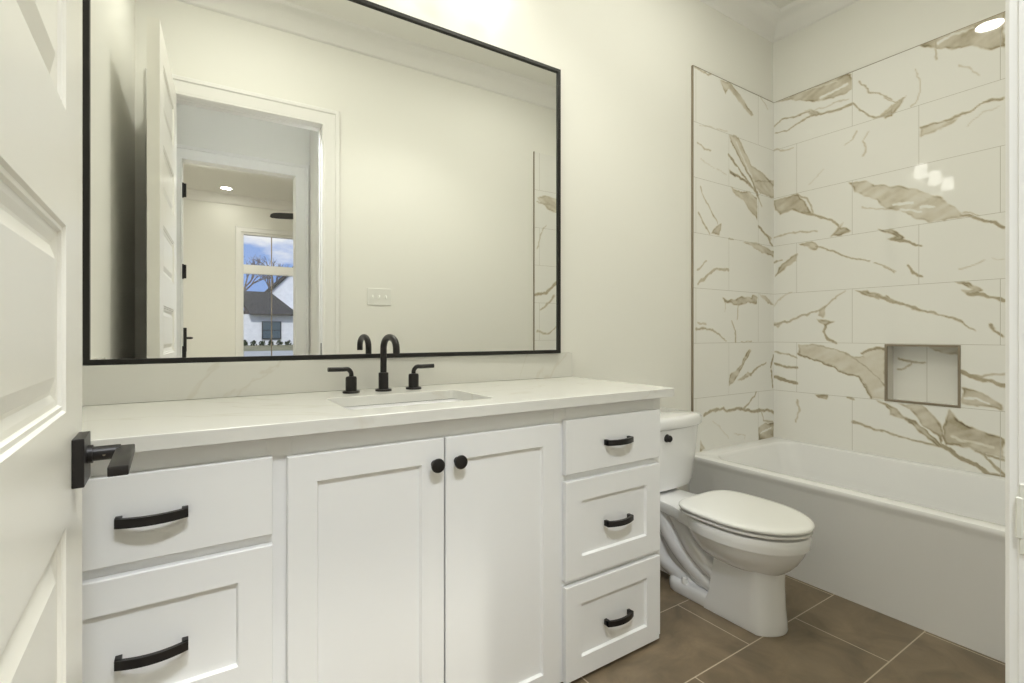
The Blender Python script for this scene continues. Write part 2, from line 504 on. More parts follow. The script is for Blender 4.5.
# veining traced on the tile walls, in metres on each wall plane: strength, start width, end width, outline (width 0 = filled patch)
VEINS_END = [
  (0.62,0.0,0.0,[(-0.019,2.575),(-0.151,2.589),(-0.302,2.59),(-0.433,2.586),(-0.456,2.572),(-0.456,2.49),(-0.415,2.472),(-0.35,2.472),(-0.253,2.49),(-0.182,2.528),(-0.108,2.568)]),
  (-0.5,0.0146,0.0104,[(-0.293,2.5),(-0.35,2.508),(-0.397,2.519),(-0.429,2.526)]),
  (-0.25,0.0064,0.0064,[(-0.203,2.579),(-0.302,2.569),(-0.378,2.566)]),
  (0.6,0.009,0.009,[(-0.008,2.428),(-0.064,2.456),(-0.151,2.446),(-0.228,2.45)]),
  (0.6,0.0,0.0,[(-0.198,2.461),(-0.228,2.464),(-0.248,2.446),(-0.302,2.405),(-0.273,2.401),(-0.233,2.426)]),
  (0.6,0.0067,0.0157,[(-0.019,2.385),(-0.086,2.378),(-0.151,2.394),(-0.233,2.418),(-0.302,2.403),(-0.36,2.402),(-0.415,2.396),(-0.456,2.4)]),
  (0.35,0.0053,0.0053,[(-0.228,2.45),(-0.302,2.439),(-0.378,2.446),(-0.438,2.44)]),
  (0.6,0.0089,0.0089,[(-0.46,2.399),(-0.521,2.327),(-0.571,2.279),(-0.604,2.281),(-0.644,2.302)]),
  (0.6,0.0,0.0,[(-0.579,2.276),(-0.604,2.293),(-0.644,2.323),(-0.644,2.265),(-0.604,2.274)]),
  (0.55,0.0078,0.0059,[(-0.495,2.513),(-0.546,2.433),(-0.587,2.411),(-0.652,2.353)]),
  (0.4,0.0089,0.0049,[(-0.477,2.244),(-0.46,2.206),(-0.424,2.177)]),
  (0.4,0.0048,0.0068,[(-0.542,2.217),(-0.516,2.177),(-0.525,2.106),(-0.512,2.091)]),
  (0.4,0.0067,0.0067,[(-0.014,2.28),(-0.075,2.253),(-0.129,2.255)]),
  (0.25,0.0042,0.0042,[(-0.302,2.071),(-0.223,2.002)]),
  (0.6,0.0,0.0,[(-0.765,2.581),(-0.829,2.596),(-0.901,2.599),(-0.979,2.603),(-1.071,2.591),(-1.081,2.591),(-1.081,2.415),(-1.035,2.432),(-0.969,2.482),(-0.891,2.507),(-0.829,2.537)]),
  (-0.35,0.0119,0.0079,[(-0.84,2.558),(-0.901,2.567),(-0.969,2.564)]),
  (0.5,0.0079,0.0053,[(-0.831,2.595),(-0.829,2.53),(-0.834,2.481)]),
  (0.35,0.0054,0.0068,[(-0.754,2.471),(-0.765,2.406),(-0.77,2.356),(-0.748,2.297),(-0.732,2.283)]),
  (0.3,0.0051,0.0051,[(-0.926,2.407),(-0.969,2.368),(-0.993,2.333)]),
  (0.6,0.0,0.0,[(-0.615,2.278),(-0.651,2.321),(-0.709,2.347),(-0.686,2.307),(-0.639,2.269),(-0.615,2.257)]),
  (0.5,0.0057,0.0057,[(-0.615,2.377),(-0.663,2.33),(-0.703,2.342)]),
  (0.65,0.0081,0.0095,[(-0.77,2.16),(-0.84,2.156),(-0.911,2.163),(-0.96,2.17),(-1.007,2.19),(-1.079,2.191)]),
  (0.4,0.0,0.0,[(-0.77,2.16),(-0.916,2.154),(-0.891,2.138),(-0.829,2.12),(-0.77,2.106)]),
  (0.3,0.0037,0.0037,[(-1.062,2.153),(-1.007,2.152),(-0.979,2.131),(-0.955,2.102)]),
  (0.52,0.0,0.0,[(-0.442,1.962),(-0.521,1.956),(-0.563,1.916),(-0.601,1.913),(-0.638,1.893),(-0.682,1.888),(-0.756,1.843),(-0.847,1.784),(-0.924,1.701),(-0.932,1.668),(-0.808,1.665),(-0.746,1.705),(-0.682,1.751),(-0.615,1.778),(-0.574,1.833),(-0.521,1.862),(-0.467,1.911)]),
  (-0.45,0.0132,0.0106,[(-0.66,1.788),(-0.714,1.782),(-0.736,1.784)]),
  (-0.45,0.0127,0.0127,[(-0.777,1.75),(-0.828,1.745)]),
  (-0.3,0.0105,0.0079,[(-0.682,1.757),(-0.736,1.748),(-0.777,1.727)]),
  (0.3,0.0067,0.0067,[(-0.615,1.878),(-0.704,1.843),(-0.788,1.798),(-0.867,1.749)]),
  (0.65,0.0097,0.0157,[(-0.924,1.682),(-0.969,1.661),(-1.014,1.635),(-1.048,1.622),(-1.082,1.593)]),
  (0.5,0.006,0.006,[(-0.933,1.692),(-0.992,1.666)]),
  (0.58,0.0,0.0,[(-0.01,1.956),(-0.129,1.965),(-0.161,1.958),(-0.203,1.905),(-0.243,1.838),(-0.203,1.836),(-0.129,1.873),(-0.053,1.861),(-0.017,1.896)]),
  (0.5,0.0087,0.0065,[(-0.156,1.962),(-0.213,1.919),(-0.243,1.87),(-0.253,1.831)]),
  (0.6,0.0149,0.0096,[(-0.203,1.846),(-0.283,1.804),(-0.35,1.76),(-0.389,1.729)]),
  (0.6,0.0,0.0,[(-0.341,1.669),(-0.378,1.704),(-0.388,1.732),(-0.415,1.747),(-0.401,1.72),(-0.456,1.683),(-0.415,1.672),(-0.378,1.67)]),
  (0.45,0.0079,0.0068,[(-0.008,1.718),(-0.097,1.731),(-0.161,1.731),(-0.273,1.715)]),
  (0.35,0.0049,0.0049,[(-0.503,1.804),(-0.571,1.785),(-0.644,1.767)]),
  (0.5,0.0,0.0,[(-0.166,1.658),(-0.238,1.659),(-0.283,1.626),(-0.268,1.602),(-0.223,1.625)]),
  (0.6,0.0094,0.0063,[(-0.268,1.625),(-0.341,1.592),(-0.415,1.551),(-0.486,1.522),(-0.538,1.504)]),
  (0.55,0.0058,0.0058,[(-0.563,1.493),(-0.604,1.474),(-0.652,1.427)]),
  (0.62,0.0,0.0,[(-0.014,1.464),(-0.042,1.523),(-0.108,1.576),(-0.156,1.602),(-0.151,1.549),(-0.097,1.528),(-0.053,1.499)]),
  (0.6,0.0101,0.0056,[(-0.01,1.56),(-0.064,1.57)]),
  (0.6,0.0,0.0,[(-0.581,1.675),(-0.615,1.664),(-0.655,1.657),(-0.698,1.61),(-0.682,1.597),(-0.627,1.608),(-0.666,1.622),(-0.615,1.648)]),
  (0.65,0.0172,0.0079,[(-0.655,1.607),(-0.714,1.585),(-0.775,1.554)]),
  (0.65,0.0104,0.0104,[(-0.72,1.458),(-0.741,1.421),(-0.775,1.397)]),
  (0.4,0.0067,0.004,[(-0.615,1.47),(-0.66,1.429)]),
  (0.35,0.0073,0.0036,[(-0.919,1.417),(-0.969,1.429),(-1.014,1.447)]),
  (0.25,0.0035,0.0035,[(-1.04,1.45),(-1.078,1.447)]),
  (0.6,0.0,0.0,[(-0.905,1.355),(-0.96,1.355),(-1.009,1.307),(-0.96,1.287),(-0.924,1.313),(-0.969,1.322)]),
  (0.62,0.0179,0.0131,[(-0.956,1.299),(-1.014,1.283),(-1.082,1.257)]),
  (0.55,0.0094,0.008,[(-0.615,1.309),(-0.704,1.251),(-0.777,1.222),(-0.867,1.194)]),
  (0.6,0.0111,0.0049,[(-0.867,1.191),(-0.924,1.162),(-0.977,1.12)]),
  (0.65,0.0116,0.0081,[(-1.035,1.148),(-1.048,1.119),(-1.082,1.094)]),
  (0.55,0.0,0.0,[(-0.471,1.347),(-0.519,1.347),(-0.598,1.318),(-0.585,1.289),(-0.546,1.314)]),
  (0.6,0.0167,0.0076,[(-0.572,1.313),(-0.661,1.27),(-0.745,1.23),(-0.825,1.205)]),
  (0.55,0.0142,0.0053,[(-0.012,1.162),(-0.092,1.179),(-0.192,1.219),(-0.28,1.241),(-0.348,1.295),(-0.422,1.346)]),
  (0.5,0.0,0.0,[(-0.012,1.175),(-0.083,1.179),(-0.03,1.141)]),
  (0.62,0.0,0.0,[(-0.28,1.246),(-0.326,1.272),(-0.303,1.199),(-0.28,1.216)]),
  (0.62,0.0,0.0,[(-0.272,1.193),(-0.363,1.178),(-0.326,1.157),(-0.311,1.149)]),
  (0.62,0.0131,0.0115,[(-0.315,1.162),(-0.311,1.117),(-0.333,1.076),(-0.378,1.055)]),
  (0.3,0.0071,0.0071,[(-0.003,1.278),(-0.074,1.345),(-0.126,1.359)]),
  (0.4,0.0,0.0,[(-0.163,1.04),(-0.288,1.043),(-0.378,1.012),(-0.464,0.975),(-0.512,0.98),(-0.512,1.005),(-0.572,1.028),(-0.623,1.023),(-0.623,0.75),(-0.552,0.757),(-0.512,0.838),(-0.492,0.86),(-0.436,0.871),(-0.363,0.915),(-0.256,0.95),(-0.163,0.977)]),
  (0.75,0.0102,0.0085,[(-0.163,0.981),(-0.256,0.95),(-0.363,0.91),(-0.436,0.871),(-0.492,0.864),(-0.519,0.815),(-0.552,0.757)]),
  (0.7,0.0124,0.0139,[(-0.512,1.0),(-0.579,1.025),(-0.621,1.018)]),
  (0.55,0.0066,0.0066,[(-0.288,1.041),(-0.378,1.01),(-0.464,0.973),(-0.512,0.98)]),
  (0.55,0.0078,0.0078,[(-0.464,0.975),(-0.532,0.916),(-0.598,0.845),(-0.621,0.817)]),
  (0.62,0.0175,0.0189,[(-0.932,0.919),(-0.983,0.895),(-1.032,0.88),(-1.081,0.868)]),
  (0.5,0.0067,0.0067,[(-0.942,0.913),(-1.003,0.901),(-1.081,0.922)]),
  (0.6,0.0,0.0,[(-0.932,0.845),(-1.003,0.825),(-1.081,0.781),(-1.081,0.753),(-1.003,0.766),(-0.932,0.761)]),
  (-0.4,0.0081,0.0081,[(-0.942,0.789),(-0.983,0.799),(-1.032,0.778)]),
  (0.55,0.0089,0.0089,[(-0.021,0.99),(-0.092,0.975),(-0.154,0.96)]),
  (0.65,0.0142,0.0142,[(-0.018,0.914),(-0.092,0.9),(-0.154,0.898)]),
  (0.7,0.0178,0.016,[(-0.018,0.83),(-0.074,0.812),(-0.154,0.801)]),
  (0.5,0.0,0.0,[(-0.256,0.738),(-0.333,0.745),(-0.326,0.717),(-0.28,0.723)]),
  (0.4,0.0103,0.0085,[(-0.159,0.698),(-0.168,0.631),(-0.143,0.559)]),
  (0.6,0.0126,0.0095,[(-0.436,0.745),(-0.464,0.737)]),
  (0.6,0.0141,0.0063,[(-0.467,0.612),(-0.526,0.59),(-0.623,0.575),(-0.722,0.558),(-0.791,0.549),(-0.858,0.534)]),
  (0.55,0.0,0.0,[(-0.572,0.749),(-0.63,0.728),(-0.673,0.704),(-0.698,0.671),(-0.745,0.656),(-0.791,0.613),(-0.858,0.541),(-0.847,0.532),(-0.768,0.588),(-0.733,0.64),(-0.698,0.663),(-0.636,0.67),(-0.636,0.699)]),
  (0.58,0.0,0.0,[(-0.679,0.734),(-0.768,0.745),(-0.825,0.695),(-0.86,0.645),(-0.849,0.543),(-0.836,0.599),(-0.78,0.632),(-0.757,0.672),(-0.722,0.717)]),
  (0.64,0.0,0.0,[(-0.863,0.652),(-0.885,0.731),(-0.932,0.669),(-1.003,0.647),(-1.081,0.622),(-1.081,0.532),(-1.032,0.541),(-0.983,0.545),(-0.922,0.56),(-0.869,0.55),(-0.853,0.588)]),
  (-0.25,0.0123,0.0123,[(-0.901,0.597),(-0.963,0.583),(-1.041,0.576)]),
  (0.66,0.0166,0.0221,[(-0.856,0.545),(-0.922,0.506),(-0.983,0.479),(-1.032,0.444),(-1.074,0.45)]),
  (0.6,0.0105,0.0105,[(-1.003,0.542),(-1.041,0.505),(-1.081,0.459)]),
  (0.6,0.0093,0.0093,[(-0.983,0.545),(-1.081,0.523)]),
]
VEINS_BACK = [
  (0.5,0.0113,0.0091,[(2.343,2.575),(2.411,2.568),(2.495,2.58)]),
  (0.55,0.0,0.0,[(2.581,2.575),(2.67,2.582),(2.773,2.537),(2.913,2.448),(2.891,2.436),(2.742,2.504),(2.66,2.543),(2.63,2.511),(2.601,2.533)]),
  (0.4,0.0051,0.0051,[(2.935,2.618),(3.072,2.525)]),
  (0.3,0.0046,0.0046,[(2.393,2.265),(2.485,2.281),(2.64,2.286)]),
  (0.5,0.0102,0.0068,[(2.366,2.168),(2.43,2.147),(2.485,2.147)]),
  (0.3,0.0046,0.0046,[(2.402,2.084),(2.523,2.049),(2.64,2.035)]),
  (0.5,0.0,0.0,[(2.66,2.273),(2.752,2.281),(2.805,2.224),(2.891,2.141),(3.025,2.109),(3.138,2.056),(3.138,1.972),(2.98,1.979),(2.891,2.041),(2.763,2.166),(2.68,2.235)]),
  (0.68,0.012,0.012,[(2.66,2.158),(2.742,2.101),(2.848,2.034),(2.946,1.981)]),
  (0.68,0.0121,0.0145,[(2.68,2.235),(2.763,2.166),(2.826,2.104),(2.913,2.032),(2.957,1.963)]),
  (0.65,0.0,0.0,[(2.66,2.068),(2.784,2.047),(2.891,2.016),(2.935,1.985),(2.805,2.026),(2.67,2.046)]),
  (-0.25,0.0073,0.0098,[(2.732,2.246),(2.805,2.162),(2.891,2.066)]),
  (0.58,0.0,0.0,[(2.67,1.967),(2.784,1.961),(2.869,1.974),(2.946,1.942),(2.953,1.809),(2.869,1.861),(2.805,1.914),(2.721,1.932)]),
  (0.55,0.0,0.0,[(2.913,2.05),(3.138,2.088),(3.138,1.97),(3.025,1.979),(2.957,2.001)]),
  (0.6,0.0089,0.0063,[(2.946,1.967),(3.003,1.899)]),
  (0.6,0.0069,0.0069,[(2.393,1.922),(2.448,1.844),(2.552,1.741)]),
  (0.6,0.0091,0.008,[(2.375,1.782),(2.476,1.672)]),
  (0.6,0.0,0.0,[(2.495,1.674),(2.542,1.723),(2.591,1.746),(2.571,1.675)]),
  (0.65,0.0165,0.0127,[(2.969,1.773),(3.06,1.726),(3.123,1.668)]),
  (0.5,0.0078,0.0078,[(3.107,1.705),(3.025,1.748)]),
  (0.5,0.0,0.0,[(2.805,1.661),(2.957,1.664),(3.138,1.63),(3.142,1.593),(3.003,1.611)]),
  (0.6,0.0072,0.0072,[(2.66,1.658),(2.705,1.663)]),
  (0.45,0.0114,0.0091,[(2.375,1.458),(2.448,1.515)]),
  (0.5,0.0114,0.0159,[(2.375,1.384),(2.448,1.428),(2.542,1.476),(2.66,1.478)]),
  (0.58,0.0,0.0,[(2.601,1.313),(2.65,1.297),(2.784,1.327),(2.891,1.325),(2.902,1.35),(2.957,1.327),(2.946,1.289),(2.848,1.292),(2.763,1.277),(2.62,1.284)]),
  (0.4,0.0048,0.0048,[(2.63,1.284),(2.62,1.236)]),
  (0.5,0.0061,0.0061,[(2.752,1.283),(2.742,1.187)]),
  (0.6,0.0,0.0,[(2.969,1.353),(3.048,1.344),(3.142,1.282),(3.072,1.3)]),
  (0.6,0.0125,0.0057,[(2.357,1.128),(2.411,1.134),(2.504,1.129),(2.64,1.064)]),
  (0.4,0.0114,0.0091,[(2.375,1.168),(2.439,1.157)]),
  (0.6,0.0073,0.0085,[(2.691,1.178),(2.721,1.124),(2.725,1.057)]),
  (0.5,0.0049,0.0049,[(2.784,1.057),(2.891,1.056)]),
  (0.62,0.0,0.0,[(2.66,0.799),(2.664,0.859),(2.752,0.898),(2.869,1.012),(2.891,1.005),(2.784,0.89),(2.711,0.826)]),
  (0.62,0.0,0.0,[(2.752,0.83),(2.848,0.869),(2.891,0.849),(2.784,0.829)]),
  (0.6,0.0125,0.0075,[(2.869,0.856),(2.957,0.89),(3.048,0.925)]),
  (0.65,0.0131,0.0131,[(3.131,0.962),(3.107,0.891)]),
  (0.65,0.013,0.013,[(3.107,0.871),(3.131,0.766)]),
  (0.64,0.0161,0.0161,[(2.43,0.645),(2.504,0.668),(2.601,0.671),(2.64,0.65),(2.784,0.657),(2.891,0.629),(3.048,0.628),(3.138,0.601)]),
  (0.55,0.0111,0.0074,[(2.805,0.655),(2.891,0.698),(2.946,0.745)]),
  (0.55,0.0077,0.0077,[(3.003,0.613),(3.025,0.56),(3.131,0.543)]),
  (0.78,0.0,0.0,[(2.969,0.527),(3.048,0.545),(3.138,0.536),(3.138,0.434),(2.969,0.44)]),
  (-0.4,0.0102,0.0089,[(2.991,0.486),(3.048,0.499),(3.107,0.51)]),
  (0.3,0.0047,0.0047,[(2.504,0.609),(2.601,0.541),(2.66,0.492)]),
  (0.3,0.0049,0.0049,[(2.711,0.511),(2.826,0.492),(2.815,0.468)]),
  (0.5,0.0,0.0,[(2.402,0.505),(2.439,0.451),(2.393,0.448)]),
]


# ================================================================== room shell
XL, XR, YF, ZC = -0.29, 3.15, -1.62, 3.10
WT = 0.12                                   # wall thickness
Y2 = -2.78                                  # face of the next wall, across the little hall
YE = -6.50                                  # far wall of the bedroom
OP = (-0.14, 0.674, 2.445)                  # door opening inside the casing: left, right, head
OP2 = (-0.125, 0.672, 2.43)

bm = new(); box(bm, XL - 0.1, XR + 0.2, 0.1, -2.84, -0.1, 0); struct('floor', bm, M['floor'])
bm = new(); box(bm, -1.4, 4.2, -2.84, YE - 0.1, -0.1, 0); struct('floor_bedroom', bm, M['wood'])
bm = new(); box(bm, -1.4, 4.2, 0.1, YE - 0.1, ZC, ZC + 0.1); struct('ceiling', bm, M['ceiling'])
bm = new(); box(bm, XL - 0.1, XR + 0.2, 0, 0.1, 0, ZC); struct('wall_back', bm, M['wall'])
bm = new(); box(bm, XL - 0.1, XL, 0, YF, 0, ZC); struct('wall_left', bm, M['wall'])

NY0, NY1, NZ0, NZ1, ND = -0.926, -0.616, 0.745, 1.047, 0.09     # niche in the end wall
bm = new()
box(bm, XR, XR + 0.14, 0, YF, 0, NZ0); box(bm, XR, XR + 0.14, 0, YF, NZ1, ZC)
box(bm, XR, XR + 0.14, 0, NY1, NZ0, NZ1); box(bm, XR, XR + 0.14, NY0, YF, NZ0, NZ1)
box(bm, XR + ND + 0.01, XR + 0.14, NY0, NY1, NZ0, NZ1)
wall_right = struct('wall_right', bm, M['wall'])

bm = new()
jt = 0.024
box(bm, -1.0, OP[0] - jt, YF, YF - WT, 0, ZC); box(bm, OP[1] + jt, XR + 0.14, YF, YF - WT, 0, ZC)
box(bm, OP[0] - jt, OP[1] + jt, YF, YF - WT, OP[2] + jt, ZC)
struct('wall_front', bm, M['wall'])

# little hall behind the door, and the bedroom beyond it
bm = new(); box(bm, -1.0, -0.9, YF - WT, Y2, 0, ZC); struct('wall_hall_left', bm, M['wall'])
bm = new(); box(bm, 0.785, 0.885, YF - WT, Y2, 0, ZC); struct('wall_hall_right', bm, M['wall'])
bm = new()
box(bm, -1.4, OP2[0] - jt, Y2, Y2 - WT, 0, ZC); box(bm, OP2[1] + jt, 4.2, Y2, Y2 - WT, 0, ZC)
box(bm, OP2[0] - jt, OP2[1] + jt, Y2, Y2 - WT, OP2[2] + jt, ZC)
struct('wall_hall_far', bm, M['wall'])
bm = new(); box(bm, -1.4, -1.3, Y2 - WT, YE, 0, ZC); struct('wall_bedroom_left', bm, M['wall'])
bm = new(); box(bm, 4.1, 4.2, Y2 - WT, YE, 0, ZC); struct('wall_bedroom_right', bm, M['wall'])
WX0, WX1, WZ0, WZ1 = 0.446, 1.262, 0.55, 2.60
bm = new()
box(bm, -1.4, WX0, YE, YE - 0.14, 0, ZC); box(bm, WX1, 4.2, YE, YE - 0.14, 0, ZC)
box(bm, WX0, WX1, YE, YE - 0.14, 0, WZ0); box(bm, WX0, WX1, YE, YE - 0.14, WZ1, ZC)
struct('wall_bedroom_far', bm, M['wall'])

# cornices, casings, jambs
CROWN = [(0.0, 2.945), (0.0, 2.972), (0.006, 2.976), (0.010, 2.990), (0.040, 3.028), (0.074, 3.066), (0.092, 3.078), (0.098, 3.092), (0.104, ZC)]
bm = new(); crown(bm, XL, XR, YF, 0, CROWN[1:]); struct('trim_1', bm, M['trim'], smooth=True, angle=50)
bm = new(); crown(bm, -1.3, 4.1, YE, Y2 - WT, CROWN[1:]); struct('trim_2', bm, M['trim'], smooth=True, angle=50)
CASING = [(0, 0), (0, 0.006), (0.003, 0.0095), (0.008, 0.010), (0.013, 0.008), (0.018, 0.010), (0.056, 0.013), (0.074, 0.016),
          (0.079, 0.023), (0.097, 0.024), (0.102, 0.019), (0.102, 0)]
bm = new(); frame_sweep(bm, OP[0], OP[1], OP[2], CASING, YF, 1); struct('trim_3', bm, M['trim'], smooth=True, angle=30)
bm = new(); frame_sweep(bm, OP2[0], OP2[1], OP2[2], CASING, Y2, 1); struct('trim_4', bm, M['trim'], smooth=True, angle=30)


def jamb(op, yf, name):
    bm = new()
    r = -0.0015
    for x0, x1 in ((op[0] - jt, op[0] - r), (op[1] + r, op[1] + jt)):
        box(bm, x0, x1, yf, yf - WT, 0, op[2] + r, 0.001, 1)
    box(bm, op[0] - jt, op[1] + jt, yf, yf - WT, op[2] + r, op[2] + jt, 0.001, 1)
    # door stop
    for x0, x1 in ((op[0] - r, op[0] + 0.006), (op[1] - 0.006, op[1] + r)):
        box(bm, x0, x1, yf - 0.048, yf - 0.085, 0, op[2] + r, 0.002, 2)
    box(bm, op[0] + 0.006, op[1] - 0.006, yf - 0.048, yf - 0.085, op[2] - 0.006, op[2] + r, 0.002, 2)
    return struct(name, bm, M['trim'])


j1 = jamb(OP, YF, 'trim_5')
j2 = jamb(OP2, Y2, 'trim_6')
bm = new()
box(bm, OP[1] - 0.003, OP[1] + 0.001, YF - 0.001, YF - 0.043, 0.890, 0.958, 0.0008, 1)
box(bm, OP[1] - 0.004, OP[1] + 0.001, YF + 0.001, YF - 0.004, 0.905, 0.945, 0.001, 1)
obj('strike_plate', bm, M['strike'], j1)
bm = new()
box(bm, OP[1] - 0.0035, OP[1] + 0.0, YF - 0.024, YF - 0.046, 0.93, 1.045, 0.0005, 1)
obj('latch_plate', bm, M['black'], j1)

# baseboards
def base_profile(bm, x0, x1, y, s):
    pr = [(0, 0), (0.014, 0), (0.014, 0.112), (0.010, 0.126), (0.005, 0.134), (0, 0.14)]
    loft(bm, [[(x, y + s * d, z) for d, z in pr] for x in (x0, x1)])
bm = new(); base_profile(bm, 1.42, 2.33, 0, -1); struct('baseboard_back', bm, M['trim'])
bm = new(); base_profile(bm, OP[1] + 0.102, 2.30, YF, 1); struct('baseboard_front', bm, M['trim'])

# ------------------------------------------------------------------ bathroom door (open, against the left)
DL, DT = 0.775, 0.044
PANELS = [(0.291 + 0.359 * k, 0.513 + 0.359 * k) for k in range(6)]


def door_leaf(bm, L, H, t, panels, stile):
    yb = [0, stile, L - stile, L]
    zb = [0.008]
    for a, b in panels:
        zb += [a, b]
    zb.append(H)
    for side, x in ((1, 0.0), (-1, -t)):
        for i in range(3):
            for k in range(len(zb) - 1):
                y0, y1, z0, z1 = yb[i], yb[i + 1], zb[k], zb[k + 1]
                if i == 1 and k % 2 == 1:
                    rings = []
                    for d, h in ((0, 0), (0.003, 0.003), (0.008, 0.003), (0.010, 0.0065), (0.016, 0.0075), (0.024, 0.0105), (0.028, 0.0105), (0.046, 0.003)):
                        xx = x - side * h
                        rings.append([(xx, y0 + d, z0 + d), (xx, y1 - d, z0 + d), (xx, y1 - d, z1 - d), (xx, y0 + d, z1 - d)])
                    loft(bm, rings, cap0=False)
                else:
                    quad(bm, (x, y0, z0), (x, y1, z0), (x, y1, z1), (x, y0, z1))
    for a, b in zip(zb, zb[1:]):
        quad(bm, (0, 0, a), (-t, 0, a), (-t, 0, b), (0, 0, b))
        quad(bm, (0, L, a), (-t, L, a), (-t, L, b), (0, L, b))
    for a, b in zip(yb, yb[1:]):
        quad(bm, (0, a, zb[0]), (-t, a, zb[0]), (-t, b, zb[0]), (0, b, zb[0]))
        quad(bm, (0, a, H), (-t, a, H), (-t, b, H), (0, b, H))


bm = new(); door_leaf(bm, DL, 2.435, DT, PANELS, 0.137)
door_1 = struct('door_1', bm, M['door'])
door_1.location = (-0.103, -1.607, 0)
door_1.rotation_euler = (0, 0, math.radians(1.65))
tag(door_1, 'open white paneled bathroom door with black lever handle at left', 'door')


def lever(parent, side, x, yc, zc):
    """Square rose, round neck and flat bar; side +1 sits on the right face."""
    s = side
    bm = new(); box(bm, x, x + s * 0.0125, yc - 0.032, yc + 0.032, zc - 0.031, zc + 0.031, 0.0012, 2)
    rose = obj('rose', bm, M['black'], parent, local=True)
    bm = new()
    cyl(bm, (x + s * 0.0125, yc, zc + 0.005), (x + s * 0.047, yc, zc + 0.005), 0.0095, n=24)
    cyl(bm, (x + s * 0.0125, yc, zc + 0.005), (x + s * 0.018, yc, zc + 0.005), 0.012, n=24)
    box(bm, x + s * 0.042, x + s * 0.062, yc - 0.125, yc + 0.012, zc - 0.001, zc + 0.011, 0.0015, 2)
    h = obj('lever_handle', bm, M['black'], parent, smooth=True, local=True)
    bm = new(); lathe(bm, (x + s * 0.030, yc - 0.0094, zc + 0.004), [(0.0022, 0.0008), (0.0016, 0)], 10, 'y')
    sc = obj('set_screw', bm, M['edge'], h, local=True)
    return h


lever(door_1, 1, 0.0, DL - 0.066, 0.938)
lever(door_1, -1, -DT, DL - 0.066, 0.938)
bm = new(); box(bm, -0.034, -0.010, DL - 0.001, DL + 0.0015, 0.915, 0.975, 0.0005, 1)
obj('latch_face', bm, M['black'], door_1, local=True)


def hinge_bm(x, y, z, s=1):
    bm = new()
    cyl(bm, (x, y, z - 0.052), (x, y, z + 0.052), 0.0075, n=12)
    cyl(bm, (x, y, z - 0.057), (x, y, z - 0.052), 0.005, n=12)
    cyl(bm, (x, y, z + 0.052), (x, y, z + 0.057), 0.005, n=12)
    box(bm, x, x + s * 0.032, y - 0.003, y, z - 0.05, z + 0.05)
    return bm


for z in (0.25, 0.90, 1.55, 2.20):
    obj('hinge', hinge_bm(-0.040, -0.006, z, -1), M['black'], door_1, local=True)

# ------------------------------------------------------------------ bedroom door across the hall (open, edge on)
bm = new(); door_leaf(bm, 0.77, 2.42, 0.035, PANELS, 0.12)
door_2 = struct('door_2', bm, M['door'])
door_2.location = (-0.185, Y2 - WT - 0.005, 0)
door_2.rotation_euler = (0, 0, PI - math.radians(0.0))
tag(door_2, 'open white bedroom door seen nearly edge on in the mirror', 'door')
bm = new()
box(bm, -0.035, -0.064, 0.675, 0.725, 0.945, 1.160, 0.003, 2)
obj('handle_plate', bm, M['black'], door_2, local=True)
bm = new()
cyl(bm, (-0.064, 0.70, 1.068), (-0.098, 0.70, 1.068), 0.010, n=16)
box(bm, -0.092, -0.112, 0.57, 0.712, 1.060, 1.076, 0.002, 2)
obj('lever_handle', bm, M['black'], door_2, local=True)
for z in (0.34, 0.955, 1.58, 2.20):
    bm = new()
    cyl(bm, (OP2[0] - 0.003 + 0.008, Y2 - 0.02, z - 0.056), (OP2[0] + 0.005, Y2 - 0.02, z + 0.056), 0.0085, n=12)
    box(bm, OP2[0] - 0.004, OP2[0] + 0.028, Y2 - 0.018, Y2 - 0.023, z - 0.052, z + 0.052)
    obj('hinge', bm, M['black'], j2)

# ------------------------------------------------------------------ bedroom window
bm = new()
fw, fy0, fy1 = 0.034, YE - 0.02, YE - 0.10
for x0, x1, z0, z1 in ((WX0, WX0 + fw, WZ0, WZ1), (WX1 - fw, WX1, WZ0, WZ1), (WX0 + fw, WX1 - fw, WZ0, WZ0 + fw), (WX0 + fw, WX1 - fw, WZ1 - fw, WZ1),
                       (WX0 + fw, WX1 - fw, 1.995, 2.125)):
    box(bm, x0, x1, fy0, fy1, z0, z1, 0.003, 1)
window_1 = struct('window_1', bm, M['trim'])
bm = new()
box(bm, 0.847, 0.861, YE - 0.05, YE - 0.07, WZ0 + fw, 1.995); box(bm, 0.847, 0.861, YE - 0.05, YE - 0.07, 2.125, WZ1 - fw)
obj('muntin', bm, M['edge'], window_1)
for z0, z1 in ((WZ0 + fw, 1.995), (2.125, WZ1 - fw)):
    bm = new(); box(bm, WX0 + fw, WX1 - fw, YE - 0.058, YE - 0.062, z0, z1)
    obj('pane', bm, M['glass'], window_1)
bm = new()
WC = [(0, 0), (0, 0.012), (0.05, 0.014), (0.07, 0.02), (0.075, 0)]
frame_sweep(bm, WX0, WX1, WZ1, [(d, t * 0.8) for d, t in WC], YE, 1, 0.5)
box(bm, WX0 - 0.1, WX1 + 0.1, YE, YE + 0.05, 0.50, WZ0, 0.004, 1)
obj('sill', bm, M['trim'], window_1)


# ================================================================== marble tile surround
rng = np.random.RandomState(3)
LAT = rng.rand(256, 256)


def vnoise(u, v):
    iu, iv = np.floor(u).astype(int), np.floor(v).astype(int)
    fu, fv = u - iu, v - iv
    fu, fv = fu * fu * (3 - 2 * fu), fv * fv * (3 - 2 * fv)
    g = lambda a, b: LAT[a % 256, b % 256]
    return ((g(iu, iv) * (1 - fu) + g(iu + 1, iv) * fu) * (1 - fv) + (g(iu, iv + 1) * (1 - fu) + g(iu + 1, iv + 1) * fu) * fv)


